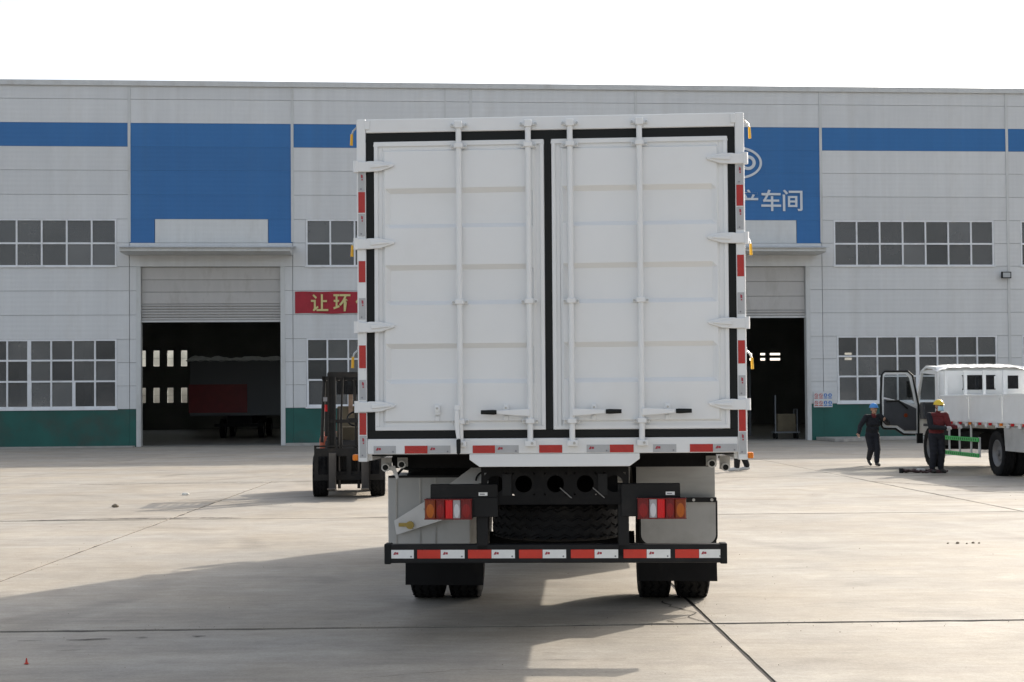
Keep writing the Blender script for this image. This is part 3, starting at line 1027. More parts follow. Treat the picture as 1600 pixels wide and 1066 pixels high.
# lock rods with guides, keepers, handles and catches
for i, x in enumerate(RODX):
    rod = MB().cyl((x, -.032, 1.345), (x, -.032, 3.40), .0185, n=16).build('lock_rod', 'white', trk, smooth=True)
    for z in (3.272, 2.262, 1.492):
        MB().box(x - .052, x + .052, -.016, -.004, z - .014, z + .014).box(x - .027, x + .027, -.058, -.014, z - .016, z + .016).build('rod_guide', 'white', rod, bevel=0.004)
        for s in (-1, 1):
            MB().cyl((x + s * .042, -.024, z), (x + s * .042, -.016, z), .008, n=8).build('bolt', 'bolt', rod)
    MB().box(x - .024, x + .024, -.06, -.0, 3.385, 3.43).box(x - .055, x + .055, -.012, .0, 3.40, 3.425).build('rod_keeper', 'white', rod, bevel=0.004)
    MB().box(x - .034, x + .036, -.06, -.0, 1.330, 1.368).build('rod_keeper', 'white', rod, bevel=0.005)
    for s in (-1, 1):
        MB().cyl((x + s * .046, -.02, 3.412), (x + s * .046, -.012, 3.412), .008, n=8).build('bolt', 'bolt', rod)
    MB().cyl((x + .012, -.068, 1.35), (x + .012, -.06, 1.35), .009, n=8).build('bolt', 'bolt', rod)
    # handle
    if i == 0:
        h0 = MB().hexa([(x - .035, -.062, 1.60), (x - .002, -.062, 1.60), (x - .002, -.05, 1.60), (x - .035, -.05, 1.60),
                       (x - .04, -.062, 1.565), (x + .0, -.062, 1.565), (x + .0, -.05, 1.565), (x - .04, -.05, 1.565)])
        h0.build('handle_hub', 'white', rod, bevel=0.004)
        h = MB().prism([(x - .034, 1.564), (x - .008, 1.565), (x - .005, 1.46), (x + .0, 1.385), (x - .022, 1.380), (x - .034, 1.47)], 'xz', -.075, -.058)
        ho = h.build('handle', 'white', rod, bevel=0.004)
        MB().prism([(x - .024, 1.378), (x + .004, 1.382), (x + .002, 1.285), (x - .022, 1.285)], 'xz', -.082, -.055).build('grip', 'rubber', rod, bevel=0.008)
    else:
        s = -1 if i == 1 else 1
        xe = x + s * .315
        xg = x + s * .215
        zz = 1.551
        a, b = sorted((x, xg))
        MB().prism([(x, zz - .028), (x, zz + .020), (x + s * .10, zz + .016), (xg, zz + .010), (xg, zz - .012), (x + s * .10, zz - .022)], 'xz', -.064, -.046).build('handle', 'white', rod, bevel=0.004)
        MB().cyl((xg, -.055, zz - .001), (xg + s * .02, -.055, zz - .001), .0145, .0165, n=12).cyl((xg + s * .02, -.055, zz - .001), (xe, -.055, zz), .0165, .0135, n=12).build('grip', 'rubber', rod, smooth=True)
# handle catches
for x in (-.733, -.290, .275, .745):
    MB().box(x - .017, x + .017, -.03, -.001, 1.535, 1.60).cyl((x, -.036, 1.572), (x, -.001, 1.572), .02, n=14).box(x - .014, x + .014, -.012, -.001, 1.495, 1.528).build('handle_catch', 'white', trk, bevel=0.003)
    MB().cyl((x, -.042, 1.578), (x, -.036, 1.578), .0075, n=8).build('bolt', 'bolt', trk)

# hinges
def hinge(s, z):
    xo, xt = 1.258 * s, 1.005 * s
    pts = [(xo, z - .035), (xo, z + .034), (1.20 * s, z + .030), (1.17 * s, z + .034), (1.10 * s, z + .034), (xt, z + .012), (xt + s * .004, z - .004), (1.10 * s, z - .032), (1.17 * s, z - .036)]
    hg = MB().prism(pts, 'xz', -.020, -.004).build('hinge', 'white', trk, bevel=0.005)
    MB().prism([(1.16 * s, z + .016), (1.16 * s, z - .014), (1.04 * s, z - .002), (1.04 * s, z + .008)], 'xz', -.030, -.021).build('rib', 'white', hg, bevel=0.004)
    MB().cyl((1.256 * s, -.008, z - .038), (1.256 * s, -.008, z + .037), .018, n=14).build('knuckle', 'white', hg, smooth=True)
for s in (-1, 1):
    for z in (3.152, 2.650, 2.108, 1.592) if s < 0 else (3.165, 2.655, 2.110, 1.590):
        hinge(s, z)

# reflective strips
def marker(x0, x1, z0, z1, kind, y=-0.001, vert=False):
    o = B(x0, x1, y - .002, y, z0, z1).build('reflector', ('red_bar' if y > .1 and kind == 'r' else {'r': 'red_ref', 'g': 'grey_ref', 'w': 'white_ref'}[kind]), trk)
    if kind != 'r':
        cx = (x0 + x1) / 2
        if not vert:
            xl, zc = x0 + .013, (z0 + z1) / 2 + .004
            MB().prism([(xl, zc - .008), (xl + .010, zc + .010), (xl + .018, zc + .010), (xl + .016, zc - .008)], 'xz', y - .003, y - .0022).box(xl + .019, xl + .034, y - .003, y - .0022, zc - .006, zc + .008).build('print', 'print_red', o)
            MB().cyl((x1 - .018, y - .003, z0 + .012), (x1 - .018, y - .0022, z0 + .012), .006, n=10).build('print', 'print_grey', o)
        else:
            MB().prism([(cx - .004, z1 - .035), (cx + .008, z1 - .038), (cx + .008, z1 - .018), (cx - .004, z1 - .012)], 'xz', y - .003, y - .0022).box(cx - .001, cx + .008, y - .003, y - .0022, z1 - .052, z1 - .042).build('print', 'print_red', o)
            MB().cyl((cx - .004, y - .003, z0 + .015), (cx - .004, y - .0022, z0 + .015), .006, n=10).build('print', 'print_grey', o)
for s in (-1, 1):
    a, b = sorted((1.198 * s, 1.242 * s))
    dz = 0.0 if s < 0 else 0.008
    for (zt, zb, k) in ((3.115, 2.992, 'g'), (2.988, 2.853, 'r'), (2.846, 2.70, 'g'), (2.538, 2.40, 'r'), (2.297, 2.158, 'g'), (1.99, 1.842, 'r'), (1.766, 1.636, 'g'), (1.551, 1.41, 'r'), (1.403, 1.262, 'g')):
        marker(a, b, zb + dz, zt + dz, k, -.001, True)
PX = lambda p: (p - 861.2) / 242.6
for (p0, p1, k) in ((582, 617, 'g'), (631, 667, 'r'), (667.5, 703, 'g'), (738, 773, 'r'), (773.5, 810, 'g'), (842, 878, 'r'), (916, 951.5, 'g'), (952, 989, 'r'), (1019, 1055, 'g'), (1076, 1111.5, 'r'), (1112, 1149, 'g')):
    marker(PX(p0), PX(p1), 1.287, 1.337, k, 0.001)

# amber corner lamps, side load hooks
for s in (-1, 1):
    MB().box(min(1.254 * s, 1.29 * s), max(1.254 * s, 1.29 * s), 0.0, 0.06, 1.243, 1.283).build('marker_lamp', 'orange_lens', trk, bevel=0.008)
    for z in ((3.42, 2.69, 1.96) if s < 0 else (3.42, 2.665, 1.93)):
        y = 0.06
        hk = MB().tube([(1.25 * s, y, z + .01), (1.262 * s, y, z), (1.284 * s, y, z - .02), (1.293 * s, y, z - .05)], .006).cyl((1.245 * s, y, z + .01), (1.262 * s, y, z + .01), .016, n=10).build('side_latch', 'bolt', trk, smooth=True)
        MB().cyl((1.293 * s, y, z - .042), (1.296 * s, y, z - .115), .0085, .010, n=10).build('grip', 'yellow', hk, smooth=True)

# chassis
for s in (-1, 1):
    a, b = sorted((.36 * s, .43 * s))
    B(a, b, 0.30, 7.3, 0.90, 1.16).build('chassis_rail', 'black_matt', trk)
for y in (1.4, 2.6, 4.2, 5.4):
    B(-.36, .36, y, y + .12, .93, 1.12).build('chassis_crossmember', 'black_matt', trk)

def holed_plate(xs, r, z0, z1, x0, x1, y0, y1, zc):
    """flat plate in xz with round holes, real thickness"""
    mb = MB()
    n = 24
    half = 0.075
    edges = [x0]
    for x in xs:
        edges += [x - half, x + half]
    edges.append(x1)
    for i in range(0, len(edges), 2):
        if edges[i + 1] > edges[i]:
            mb.box(edges[i], edges[i + 1], y0, y1, zc - half, zc + half)
    mb.box(x0, x1, y0, y1, z0, zc - half).box(x0, x1, y0, y1, zc + half, z1)
    for x in xs:
        circ, sq = [], []
        for i in range(n):
            t = 2 * math.pi * (i + .5) / n
            c, s_ = math.cos(t), math.sin(t)
            k = half / max(abs(c), abs(s_))
            circ.append((x + r * c, zc + r * s_))
            sq.append((x + k * c, zc + k * s_))
        for i in range(n):
            j = (i + 1) % n
            P = [circ[i], circ[j], sq[j], sq[i]]
            mb.hexa([(p[0], y0, p[1]) for p in P] + [(p[0], y1, p[1]) for p in P])
    return mb
hb = holed_plate([-.375, -.19, .02, .215, .405], .056, .95, 1.20, -.47, .50, .20, .212, 1.075)
hb.box(-.47, .50, .20, .30, .94, .952)
cb = hb.build('rear_crossmember', 'black_matt', trk)
B(-.47, .50, .212, .34, 1.192, 1.204).build('flange', 'black', cb)
for x in (.05, .265):
    MB().cyl((x, .19, 1.05), (x + .075, .16, .985), .004, n=6).build('hanging_pin', 'bolt', trk)
for x in (-.30, .33):
    B(x - .03, x + .03, .19, .198, 1.0, 1.14).build('stiffener', 'black', cb)
# spare wheel lying flat under the frame
sp = link('spare_wheel', tyre_mesh(.47, .26, 'z', True, 64).mesh('spare_wheel', 'tyre', True), trk)
sp.location = (.03, .86, .80)
ri = link('rim', rim_mb(.47, .26, 'z', 1).mesh('rim', 'rim', True), sp)
MB().box(-.03, .09, .40, 1.3, .93, .96).cyl((.03, .86, .80), (.03, .86, 1.15), .02).build('spare_carrier', 'black_matt', trk)

# tail lamps
def tail_lamp(s):
    x0, x1 = (-.838, -.528) if s < 0 else (.553, .868)
    hs = B(x0 - .004, x1 + .004, .165, .24, .848, .982).build('tail_light', 'black', trk, bevel=0.006)
    kinds = ['amber', 'darkred', 'brightred', 'clear', 'darkred']
    ws = [.23, .2, .165, .165, .24]
    if s > 0:
        kinds, ws = kinds[::-1], ws[::-1]
    x = x0
    for k, w in zip(kinds, ws):
        wd = (x1 - x0) * w
        MB().prism([(x + .001, .166), (x + .001, .146), (x + .005, .140), (x + wd - .005, .140), (x + wd - .001, .146), (x + wd - .001, .166)], 'xy', .856, .976).build('lens', k, hs)
        cxm = x + wd / 2
        MB().ell((cxm, .141, .905), (wd * .40, .0025, .05), 16, 8).build('painted_bulb_glow', {'amber': 'amber_glow', 'darkred': 'darkred_glow', 'brightred': 'brightred', 'clear': 'clear_glow'}[k], hs, smooth=True)  # flat oval: bulb glow painted by lens colour, nothing emits
        x += wd
    MB().box(x0 - .002, x1 + .002, .137, .165, .976, .983).box(x0 - .002, x1 + .002, .137, .165, .848, .856).build('lens_rim', 'darkred', hs)
    MB().cyl((x0 - .012 if s < 0 else x1 + .012, .19, .915), (x0 - .004 if s < 0 else x1 + .004, .19, .915), .008, n=8).build('bolt', 'bolt', hs)
    a, b = (-.805, -.36) if s < 0 else (.45, .835)
    br = MB().box(a, b, .19, .25, .986, 1.075).box(a, b, .19, .215, .86, .986).build('lamp_bracket', 'black', trk, bevel=0.004)
    xs = -.486 if s < 0 else .74
    B(xs, xs + .058, .186, .1895, 1.0, 1.022).build('sticker', 'white_ref', br)
    MB().box(xs + .008, xs + .04, .185, .1859, 1.007, 1.014).build('print', 'print_grey', br)
    mb = MB()
    mb.box(min(.43 * s, .50 * s), max(.43 * s, .50 * s), .22, .40, .60, 1.07)
    mb.build('bumper_bracket', 'black', trk)
tail_lamp(-1)
tail_lamp(1)

# rear underrun bar
bz0, bz1 = .554, .676
bar = B(-1.115, 1.135, .22, .30, bz0, bz1).build('underrun_bar', 'black', trk, bevel=0.006)
for s in (-1, 1):
    xc = -1.118 if s < 0 else 1.138
    B(min(xc, xc - s * .045), max(xc, xc - s * .045), .212, .308, bz0 - .006, bz1 + .006).build('end_cap', 'rubber', bar, bevel=0.006)
PB = lambda p: (p - 862.5) / 237.3
for (p0, p1, k) in ((608, 644, 'w'), (649, 686, 'r'), (686, 724, 'w'), (729, 766, 'r'), (766, 803, 'w'), (809, 846, 'r'), (846, 883, 'w'), (890, 927, 'r'), (927, 964, 'w'), (972, 1008, 'r'), (1008, 1045, 'w'), (1052, 1089, 'r'), (1089, 1126, 'w')):
    marker(PB(p0) + .001, PB(p1) - .001, .586, .642, k, .219)

# rear axle and twin wheels
AY = 2.55
tm = tyre_mesh(.46, .262, 'x').mesh('wheel', 'tyre', True)
rmp = rim_mb(.46, .262, 'x', 1).mesh('rim', 'rim', True)
rmn = rim_mb(.46, .262, 'x', -1).mesh('rim', 'rim', True)
for s in (-1, 1):
    for x in (1.085, .775):
        wheel(trk, (x * s, AY, .46), .46, .262, s, tm, rmp if s > 0 else rmn)
MB().cyl((-.62, AY, .46), (.62, AY, .46), .085, n=16).ell((0, AY, .5), (.18, .17, .17)).build('rear_axle', 'black_matt', trk, smooth=True)
for s in (-1, 1):
    MB().box(.40 * s - .035, .40 * s + .035, AY - .75, AY + .75, .58, .64).box(.40 * s - .035, .40 * s + .035, AY - .5, AY + .5, .642, .70).box(.40 * s - .035, .40 * s + .035, AY - .3, AY + .3, .702, .76).build('leaf_spring', 'black_matt', trk)
    mb = MB()
    n = 14
    vs = []
    for i in range(n + 1):
        t = math.pi * (0.12 + .76 * i / n)
        for rr in (.56, .575):
            for x in (.60 * s, 1.22 * s):
                vs.append((x, AY - rr * math.cos(t), .52 + rr * math.sin(t)))
    fs = []
    for i in range(n):
        a = i * 4
        fs += [(a, a + 1, a + 5, a + 4), (a + 2, a + 6, a + 7, a + 3), (a, a + 4, a + 6, a + 2), (a + 1, a + 3, a + 7, a + 5)]
    mb.add(vs, fs).build('mudguard', 'black_matt', trk, smooth=True)
    # rubber flap
    a, b = (-1.20, -.575) if s < 0 else (.615, 1.235)
    zb = .185 if s < 0 else .215
    MB().prism([(a, .86), (b, .86), (b - .004, .5), (b - .012 if s < 0 else b, zb), (a + (0 if s < 0 else .01), zb + .004), (a + .003, .5)], 'xz', 1.88, 1.892).build('mudflap', 'flap', trk)
# propshaft, air tanks
MB().cyl((0, AY - .1, .62), (0, 6.0, .82), .05, n=12).build('propshaft', 'black_matt', trk)
for s in (-1, 1):
    MB().cyl((.22 * s, 3.5, .70), (.22 * s, 4.2, .70), .12, n=20).build('air_tank', 'black_matt', trk, smooth=True)
# right side: steel splash plates above the flap
MB().box(.62, 1.235, 2.0, 2.006, .82, 1.25).build('splash_plate', 'steel', trk)
def rounded(x0, x1, z0, z1, r, top=False):
    p = []
    for cx, cz, a0 in ((x1 - r, z0 + r, -90), (x0 + r, z0 + r, 180)):
        seg = [(cx + r * math.cos(R(a0 + 90 * i / 6)), cz + r * math.sin(R(a0 + 90 * i / 6))) for i in range(7)]
        p.append(seg)
    return p[1] + p[0] + [(x1, z1), (x0, z1)]
rp = MB().prism(rounded(.645, 1.22, .515, .835, .07), 'xz', 1.80, 1.812).build('splash_plate', 'plate', trk)
MB().prism(rounded(.632, 1.235, .50, .845, .075), 'xz', 1.813, 1.826).build('edge_rubber', 'rubber', rp)
B(.62, 1.225, 1.785, 1.799, .835, .872).build('clamp_strip', 'black', rp)
for x in (.68, .98, 1.05, 1.19):
    MB().cyl((x, 1.776, .853), (x, 1.785, .853), .012, n=8).build('bolt', 'bolt', rp)
# right side fuel tank, further forward
MB().prism([(1.20, .50), (1.20, 1.06), (1.16, 1.10), (.66, 1.10), (.62, 1.06), (.62, .50), (.66, .46), (1.16, .46)], 'xz', 5.15, 6.05).build('fuel_tank', 'steel', trk, bevel=0.02)
# left side: tool box with diagonal galvanised stay
tb = B(-1.185, -.60, .86, 1.42, .52, 1.095).build('tool_box', 'plate', trk, bevel=0.008)
for x in (-1.125, -.955, -.845):
    B(x - .004, x + .004, .853, .862, .54, 1.08).build('seam', 'steel', tb)
B(-1.18, -.61, .852, .868, 1.085, 1.10).build('lid', 'black', tb)
MB().tube([(-.49 + .062 * math.cos(R(a)), .79, 1.065 + .062 * math.sin(R(a))) for a in range(0, 181, 15)], .006, 6).build('hose_loop', 'rubber', trk, smooth=True)
stay = MB().prism([(-1.135, .785), (-1.118, .685), (-.80, .785), (-.44, .975), (-.43, 1.165), (-.545, 1.185), (-.86, .955)], 'xz', .80, .812).build('diagonal_stay', 'plate_light', trk, bevel=0.002)
MB().cyl((-1.02, .78, .755), (-1.02, .80, .755), .028, n=14).box(-1.10, -1.03, .785, .80, .745, .77).build('padlock', 'brass', stay)
MB().cyl((-.86, .79, .83), (-.86, .80, .83), .012, n=10).build('bolt', 'bolt', stay)
MB().prism([(-1.05, 1.26), (-.55, 1.26), (-.52, 1.185), (-.74, 1.06), (-1.05, 1.08)], 'xz', .95, .965).build('splash_plate', 'black_matt', trk)
cb_ = MB()
cb_.tube([(-1.13, .9, 1.10), (-1.08, .88, 1.15), (-.98, .88, 1.135), (-.9, .9, 1.16), (-.8, .92, 1.14), (-.7, .95, 1.16)], .010)
cb_.tube([(-1.05, .9, 1.10), (-1.0, .89, 1.14), (-.92, .9, 1.13), (-.84, .9, 1.16)], .008)
cb_.build('cable_loom', 'rubber', trk, smooth=True)
# hitch rings / sockets hanging under the box corners
for s in (-1, 1):
    for k, (x, z) in enumerate(((1.06, 1.195), (1.15, 1.17)) if s > 0 else ((-1.02, 1.20), (-1.13, 1.18))):
        so = MB().box(x - .035, x + .035, .42, .43, z - .015, 1.245).build('socket_plate', 'plate', trk)
        MB().cyl((x, .37, z), (x, .42, z), .027, n=16).build('socket', 'plate_light', so, smooth=True)
        MB().cyl((x, .366, z), (x, .3705, z), .019, n=16).build('socket_hole', 'rubber', so)
        MB().tube([(x, .43, z), (x + .02, .5, z + .03), (x - .02 * s, .6, z + .06)], .008).build('cable', 'hose', so)
for x, z in ((-1.09, 1.14),):
    MB().prism([(x - .03, z + .05), (x + .02, z + .05), (x + .045, z - .03), (x + .03, z - .04), (x, z + .02), (x - .03, z + .02)], 'xz', .40, .41).build('lever', 'plate_light', trk)

# cab ahead of the box
CY = LB + .32
cabp = [(CY, .75), (CY, 2.95), (CY + .25, 3.38), (CY + 1.05, 3.44), (CY + 1.50, 2.78), (CY + 1.78, 1.75), (CY + 1.86, 1.55), (CY + 1.87, .55), (CY + 1.35, .55), (CY + 1.2, 1.0), (CY + .55, 1.0), (CY + .4, .75)]
cabo = MB().prism(cabp, 'yz', -1.08, 1.08).build('cab', 'cab_white', trk, bevel=0.05)
MB().prism([(-.98, CY + 1.85), (.98, CY + 1.85), (.98, CY + 1.55), (-.98, CY + 1.55)], 'xy', 2.70, 2.72).build('visor', 'black', cabo)
MB().hexa([(-.98, CY + 1.80, 1.78), (.98, CY + 1.80, 1.78), (.98, CY + 1.79, 1.77), (-.98, CY + 1.79, 1.77), (-.95, CY + 1.58, 2.56), (.95, CY + 1.58, 2.56), (.95, CY + 1.57, 2.55), (-.95, CY + 1.57, 2.55)]).build('windscreen', 'glass_dark', cabo)
for s in (-1, 1):
    MB().prism([(CY + .55, 1.75), (CY + 1.5, 1.75), (CY + 1.25, 2.5), (CY + .55, 2.5)], 'yz', min(1.081 * s, 1.09 * s), max(1.081 * s, 1.09 * s)).build('side_window', 'glass_dark', cabo)
    w = link('wheel', tm, trk)
    w.location = (1.0 * s, CY + .88, .46)
    link('rim', rmp if s > 0 else rmn, w)
    MB().tube([(1.08 * s, CY + 1.6, 2.4), (1.2 * s, CY + 1.72, 2.35), (1.2 * s, CY + 1.72, 1.8)], .014).box(1.2 * s - .09, 1.2 * s + .09, CY + 1.66, CY + 1.70, 1.85, 2.25).build('mirror', 'black', cabo)
    MB().box(.75 * s - .16, .75 * s + .16, CY + 1.87, CY + 1.89, .75, .95).build('headlight', 'clear', cabo)

# ------------------------------------------------------------------ forklift
fk = thing('forklift', 'dark grimy forklift with raised mast behind the left edge of the box truck', 'forklift', (-2.86, 23.5, 0), R(6.0))
ftm = tyre_mesh(.37, .27, 'x', True, 40).mesh('wheel', 'tyre', True)
frm = rim_mb(.37, .27, 'x', 1).mesh('rim', 'fork_red', True)
frmn = rim_mb(.37, .27, 'x', -1).mesh('rim', 'rim', True)
for s in (-1, 1):
    w = link('wheel', ftm, fk); w.location = (.50 * s, .35, .37); link('rim', frm if s > 0 else frmn, w)
    w = link('wheel', ftm, fk); w.location = (.45 * s, 1.95, .30); w.scale = (.8, .8, .8); link('rim', frm if s > 0 else frmn, w)
    # mast channel: I-section pair
    xc = .30 * s
    MB().box(xc - .07, xc - .04, .0, .16, .12, 2.17).box(xc - .04, xc + .06, .06, .09, .12, 2.17).box(xc + .04, xc + .075, .0, .16, .12, 2.12).build('mast_channel', 'fork_black', fk)
    MB().cyl((xc + .13 * -s, .10, .15), (xc + .13 * -s, .10, 1.55), .028, n=10).build('lift_cylinder', 'fork_steel', fk, smooth=True)
    # fork arm: L shape
    xf = .28 * s
    MB().prism([(-.085, .78), (-.036, .78), (-.036, .22), (-.045, .165), (-.98, .215), (-.98, .202), (-.07, .125), (-.085, .15)], 'yz', xf - .065, xf + .065).build('fork', 'fork_steel', fk, bevel=0.006)
    # overhead guard posts
    MB().tube([(.48 * s, .45, .95), (.46 * s, .50, 1.5), (.44 * s, .62, 2.08)], .032).build('guard_post', 'fork_black', fk, smooth=True)
    MB().tube([(.44 * s, 1.75, 1.0), (.43 * s, 1.70, 2.08)], .04).build('guard_post', 'fork_black', fk, smooth=True)
for (za, zb) in ((2.10, 2.19), (.35, .45), (1.3, 1.36)):
    B(-.36, .36, .03, .10, za, zb).build('mast_crossbar', 'fork_black', fk)
MB().box(-.60, .60, -.035, .03, .72, .86).box(-.60, .60, -.03, .03, .30, .40).box(-.60, -.53, -.03, .03, .40, .72).box(.53, .60, -.03, .03, .40, .72).box(-.04, .04, -.03, .03, .40, .72).build('carriage', 'fork_black', fk)
MB().box(-.60, .60, -.02, .02, .88, .91).box(-.60, -.56, -.02, .02, .72, .91).box(.56, .60, -.02, .02, .72, .91).build('backrest_rail', 'fork_black', fk)
MB().tube([(-.13, .08, .5), (-.13, .06, 1.4), (-.10, .05, 2.08)], .018).tube([(.12, .08, .5), (.12, .06, 1.4), (.1, .05, 2.08)], .018).build('lift_chain', 'fork_black', fk)
fb = MB().prism([(.35, .22), (.35, .78), (.62, 1.0), (.80, .62), (1.15, .62), (1.25, 1.02), (2.25, 1.10), (2.42, .95), (2.42, .30), (2.2, .22)], 'yz', -.43, .43).build('body', 'fork_black', fk, bevel=0.03)
MB().prism([(1.65, .32), (1.65, 1.02), (2.25, 1.12), (2.44, .98), (2.46, .35), (2.3, .26)], 'yz', -.57, .60).build('counterweight', 'fork_red', fk, bevel=0.06)
MB().box(-.36, .36, .17, .34, .22, .85).build('front_plate', 'fork_black', fb)
B(-.45, .45, .62, 1.15, .56, .60).build('floor_plate', 'fork_black', fb)
MB().prism([(1.12, 1.02), (1.58, 1.04), (1.58, 1.12), (1.16, 1.14)], 'yz', -.25, .25).prism([(1.52, 1.10), (1.62, 1.12), (1.72, 1.58), (1.64, 1.60)], 'yz', -.24, .24).build('seat', 'khaki', fk, bevel=0.03)
MB().box(-.16, .16, .72, .88, .98, 1.22).build('dash', 'khaki', fk, bevel=0.02)
st = MB()
st.lathe([(.17 + .018 * math.cos(2 * math.pi * i / 8), .018 * math.sin(2 * math.pi * i / 8)) for i in range(8)], (0, 0, 0), 'z', 24)
st.cyl((-.17, 0, 0), (.17, 0, 0), .012).cyl((0, 0, 0), (0, 0, -.25), .02)
so = st.build('steering_wheel', 'rubber', fk, smooth=True)
so.location = (.13, 1.0, 1.36)
so.rotation_euler = (R(50), 0, 0)
gt = MB()
gt.box(-.48, .48, .55, .62, 2.06, 2.13).box(-.48, .48, 1.72, 1.79, 2.06, 2.13)
gt.box(-.48, -.42, .55, 1.79, 2.065, 2.12).box(.42, .48, .55, 1.79, 2.065, 2.12)
for i in range(6):
    x = -.34 + i * .136
    gt.box(x - .015, x + .015, .55, 1.79, 2.07, 2.11)
gt.build('overhead_guard', 'fork_black', fk)
B(-.22, .40, .58, .63, 1.80, 2.05).build('windshield_panel', 'glass_dark', fk)
MB().box(-.03, .05, 1.6, 1.68, 1.15, 1.98).build('rear_post', 'rust', fk)
hl = MB().box(-.46, -.37, .38, .48, 1.67, 1.76).build('work_lamp', 'black', fk, bevel=0.01)
B(-.452, -.378, .372, .379, 1.678, 1.752).build('lamp_glass', 'clear', hl)
MB().cyl((-.40, .42, 1.50), (-.40, .42, 1.62), .03, n=12).build('indicator', 'brightred', fk)
MB().tube([(-.15, .6, .95), (-.17, .62, 1.25), (-.14, .64, 1.32)], .012).ell((-.14, .64, 1.34), (.025, .025, .025)).build('lever', 'bolt', fk)

# ------------------------------------------------------------------ white dropside lorry on the right
lt = thing('dropside_lorry', 'white dropside lorry with its cab door open at the right edge', 'lorry', (10.22, 28.6, 0), R(0.5))
# local: x=0 left side, +x right, y forward, rear axle at y=0
ltm = tyre_mesh(.48, .26, 'x', True, 44).mesh('wheel', 'tyre', True)
lrn = rim_mb(.48, .26, 'x', -1).mesh('rim', 'rim', True)
lrp = rim_mb(.48, .26, 'x', 1).mesh('rim', 'rim', True)
for x, s in ((.18, -1), (.48, -1), (1.72, 1), (2.02, 1)):
    w = link('wheel', ltm, lt); w.location = (x, 0, .48); link('rim', lrn if s < 0 else lrp, w)
for x, s in ((.15, -1), (2.05, 1)):
    w = link('wheel', ltm, lt); w.location = (x, 4.35, .48); link('rim', lrn if s < 0 else lrp, w)
for (y, r_) in ((0, .09), (4.35, .06)):
    MB().cyl((.25, y, .48), (1.95, y, .48), r_).build('axle', 'black_matt', lt)
for x in (.75, 1.4):
    B(x, x + .08, -2.2, 5.2, .72, .95).build('chassis_rail', 'black_matt', lt)
B(.0, 2.2, -2.6, 3.4, 1.08, 1.16).build('bed_floor', 'cab_white', lt)
# dropside panels
for k, (y0, y1) in enumerate(((-2.6, -.62), (-.60, 1.38), (1.40, 3.38))):
    for x in (-.03, 2.2):
        d = MB().box(x, x + .03, y0, y1, 1.165, 1.72)
        o = d.build('dropside', 'cab_white', lt, bevel=0.006)
        MB().box(x - .012, x + .042, y0, y1, 1.69, 1.73).build('top_rail', 'cab_white', o)
        MB().box(x - .012, x + .042, y0, y1, 1.13, 1.20).build('bottom_rail', 'cab_white', o)
        for yy in (y0 + .12, y1 - .12):
            MB().box(x - .02, x, yy - .02, yy + .02, 1.62, 1.735).build('latch', 'cab_white', o)
for y in np.arange(-2.4, 3.3, .62):
    i = int(round((y + 2.4) / .62))
    MB().box(-.045, -.014, y - .05, y + .05, 1.07, 1.125).build('side_marker', 'brightred' if i % 3 else 'orange_lens', lt)
    MB().box(-.04, -.014, y + .18, y + .30, 1.03, 1.125).build('drop_hinge', 'plate_light', lt)
B(0, 2.2, -2.63, -2.6, 1.1, 1.72).build('tailgate', 'cab_white', lt)
# headboard posts and wrap-topped cab
hbd = MB()
for x in (.13, .60, 1.05, 1.53, 2.16):
    hbd.box(x - .035, x + .035, 3.36, 3.42, 1.16, 2.32)
hbd.box(0, 2.2, 3.365, 3.415, 1.16, 1.75)
hbd.build('headboard', 'cab_white', lt, bevel=0.004)
cy0 = 3.62
cp = [(cy0, .78), (cy0, 2.30), (cy0 + .15, 2.42), (cy0 + .9, 2.47), (cy0 + 1.3, 2.36), (cy0 + 1.75, 1.55), (cy0 + 1.8, .72), (cy0 + 1.25, .72), (cy0 + 1.15, 1.02), (cy0 + .45, 1.02), (cy0 + .35, .78)]
# hollow cab: back, roof, right side, front, floor (left side open at the door)
cab = MB().prism(cp, 'yz', 2.10, 2.15).build('cab', 'cab_white', lt, bevel=0.01)
MB().box(.05, 2.10, cy0, cy0 + .05, .78, 1.88).box(.05, .62, cy0, cy0 + .05, 1.88, 2.20).box(1.38, 1.70, cy0, cy0 + .05, 1.88, 2.20).box(1.96, 2.10, cy0, cy0 + .05, 1.88, 2.20).box(.05, 2.10, cy0, cy0 + .05, 2.20, 2.32).build('rear_wall', 'cab_white', cab)
MB().prism([(.62, 1.88), (1.38, 1.88), (1.38, 2.20), (.62, 2.20)], 'xz', cy0 + .015, cy0 + .03).build('rear_window', 'glass_dark', cab)
MB().prism([(1.70, 1.88), (1.96, 1.88), (1.96, 2.20), (1.70, 2.20)], 'xz', cy0 + .015, cy0 + .03).build('rear_window', 'glass_dark', cab)
B(.60, 1.40, cy0 - .012, cy0 - .001, 2.19, 2.215).build('window_rubber', 'rubber', cab)
B(.60, 1.40, cy0 - .012, cy0 - .001, 1.865, 1.89).build('window_rubber', 'rubber', cab)
MB().prism([(cy0, 2.30), (cy0 + .15, 2.42), (cy0 + .9, 2.47), (cy0 + 1.3, 2.36), (cy0 + 1.27, 2.31), (cy0 + .9, 2.42), (cy0 + .16, 2.37), (cy0 + .03, 2.26)], 'yz', .02, 2.10).build('roof', 'cab_white', cab)
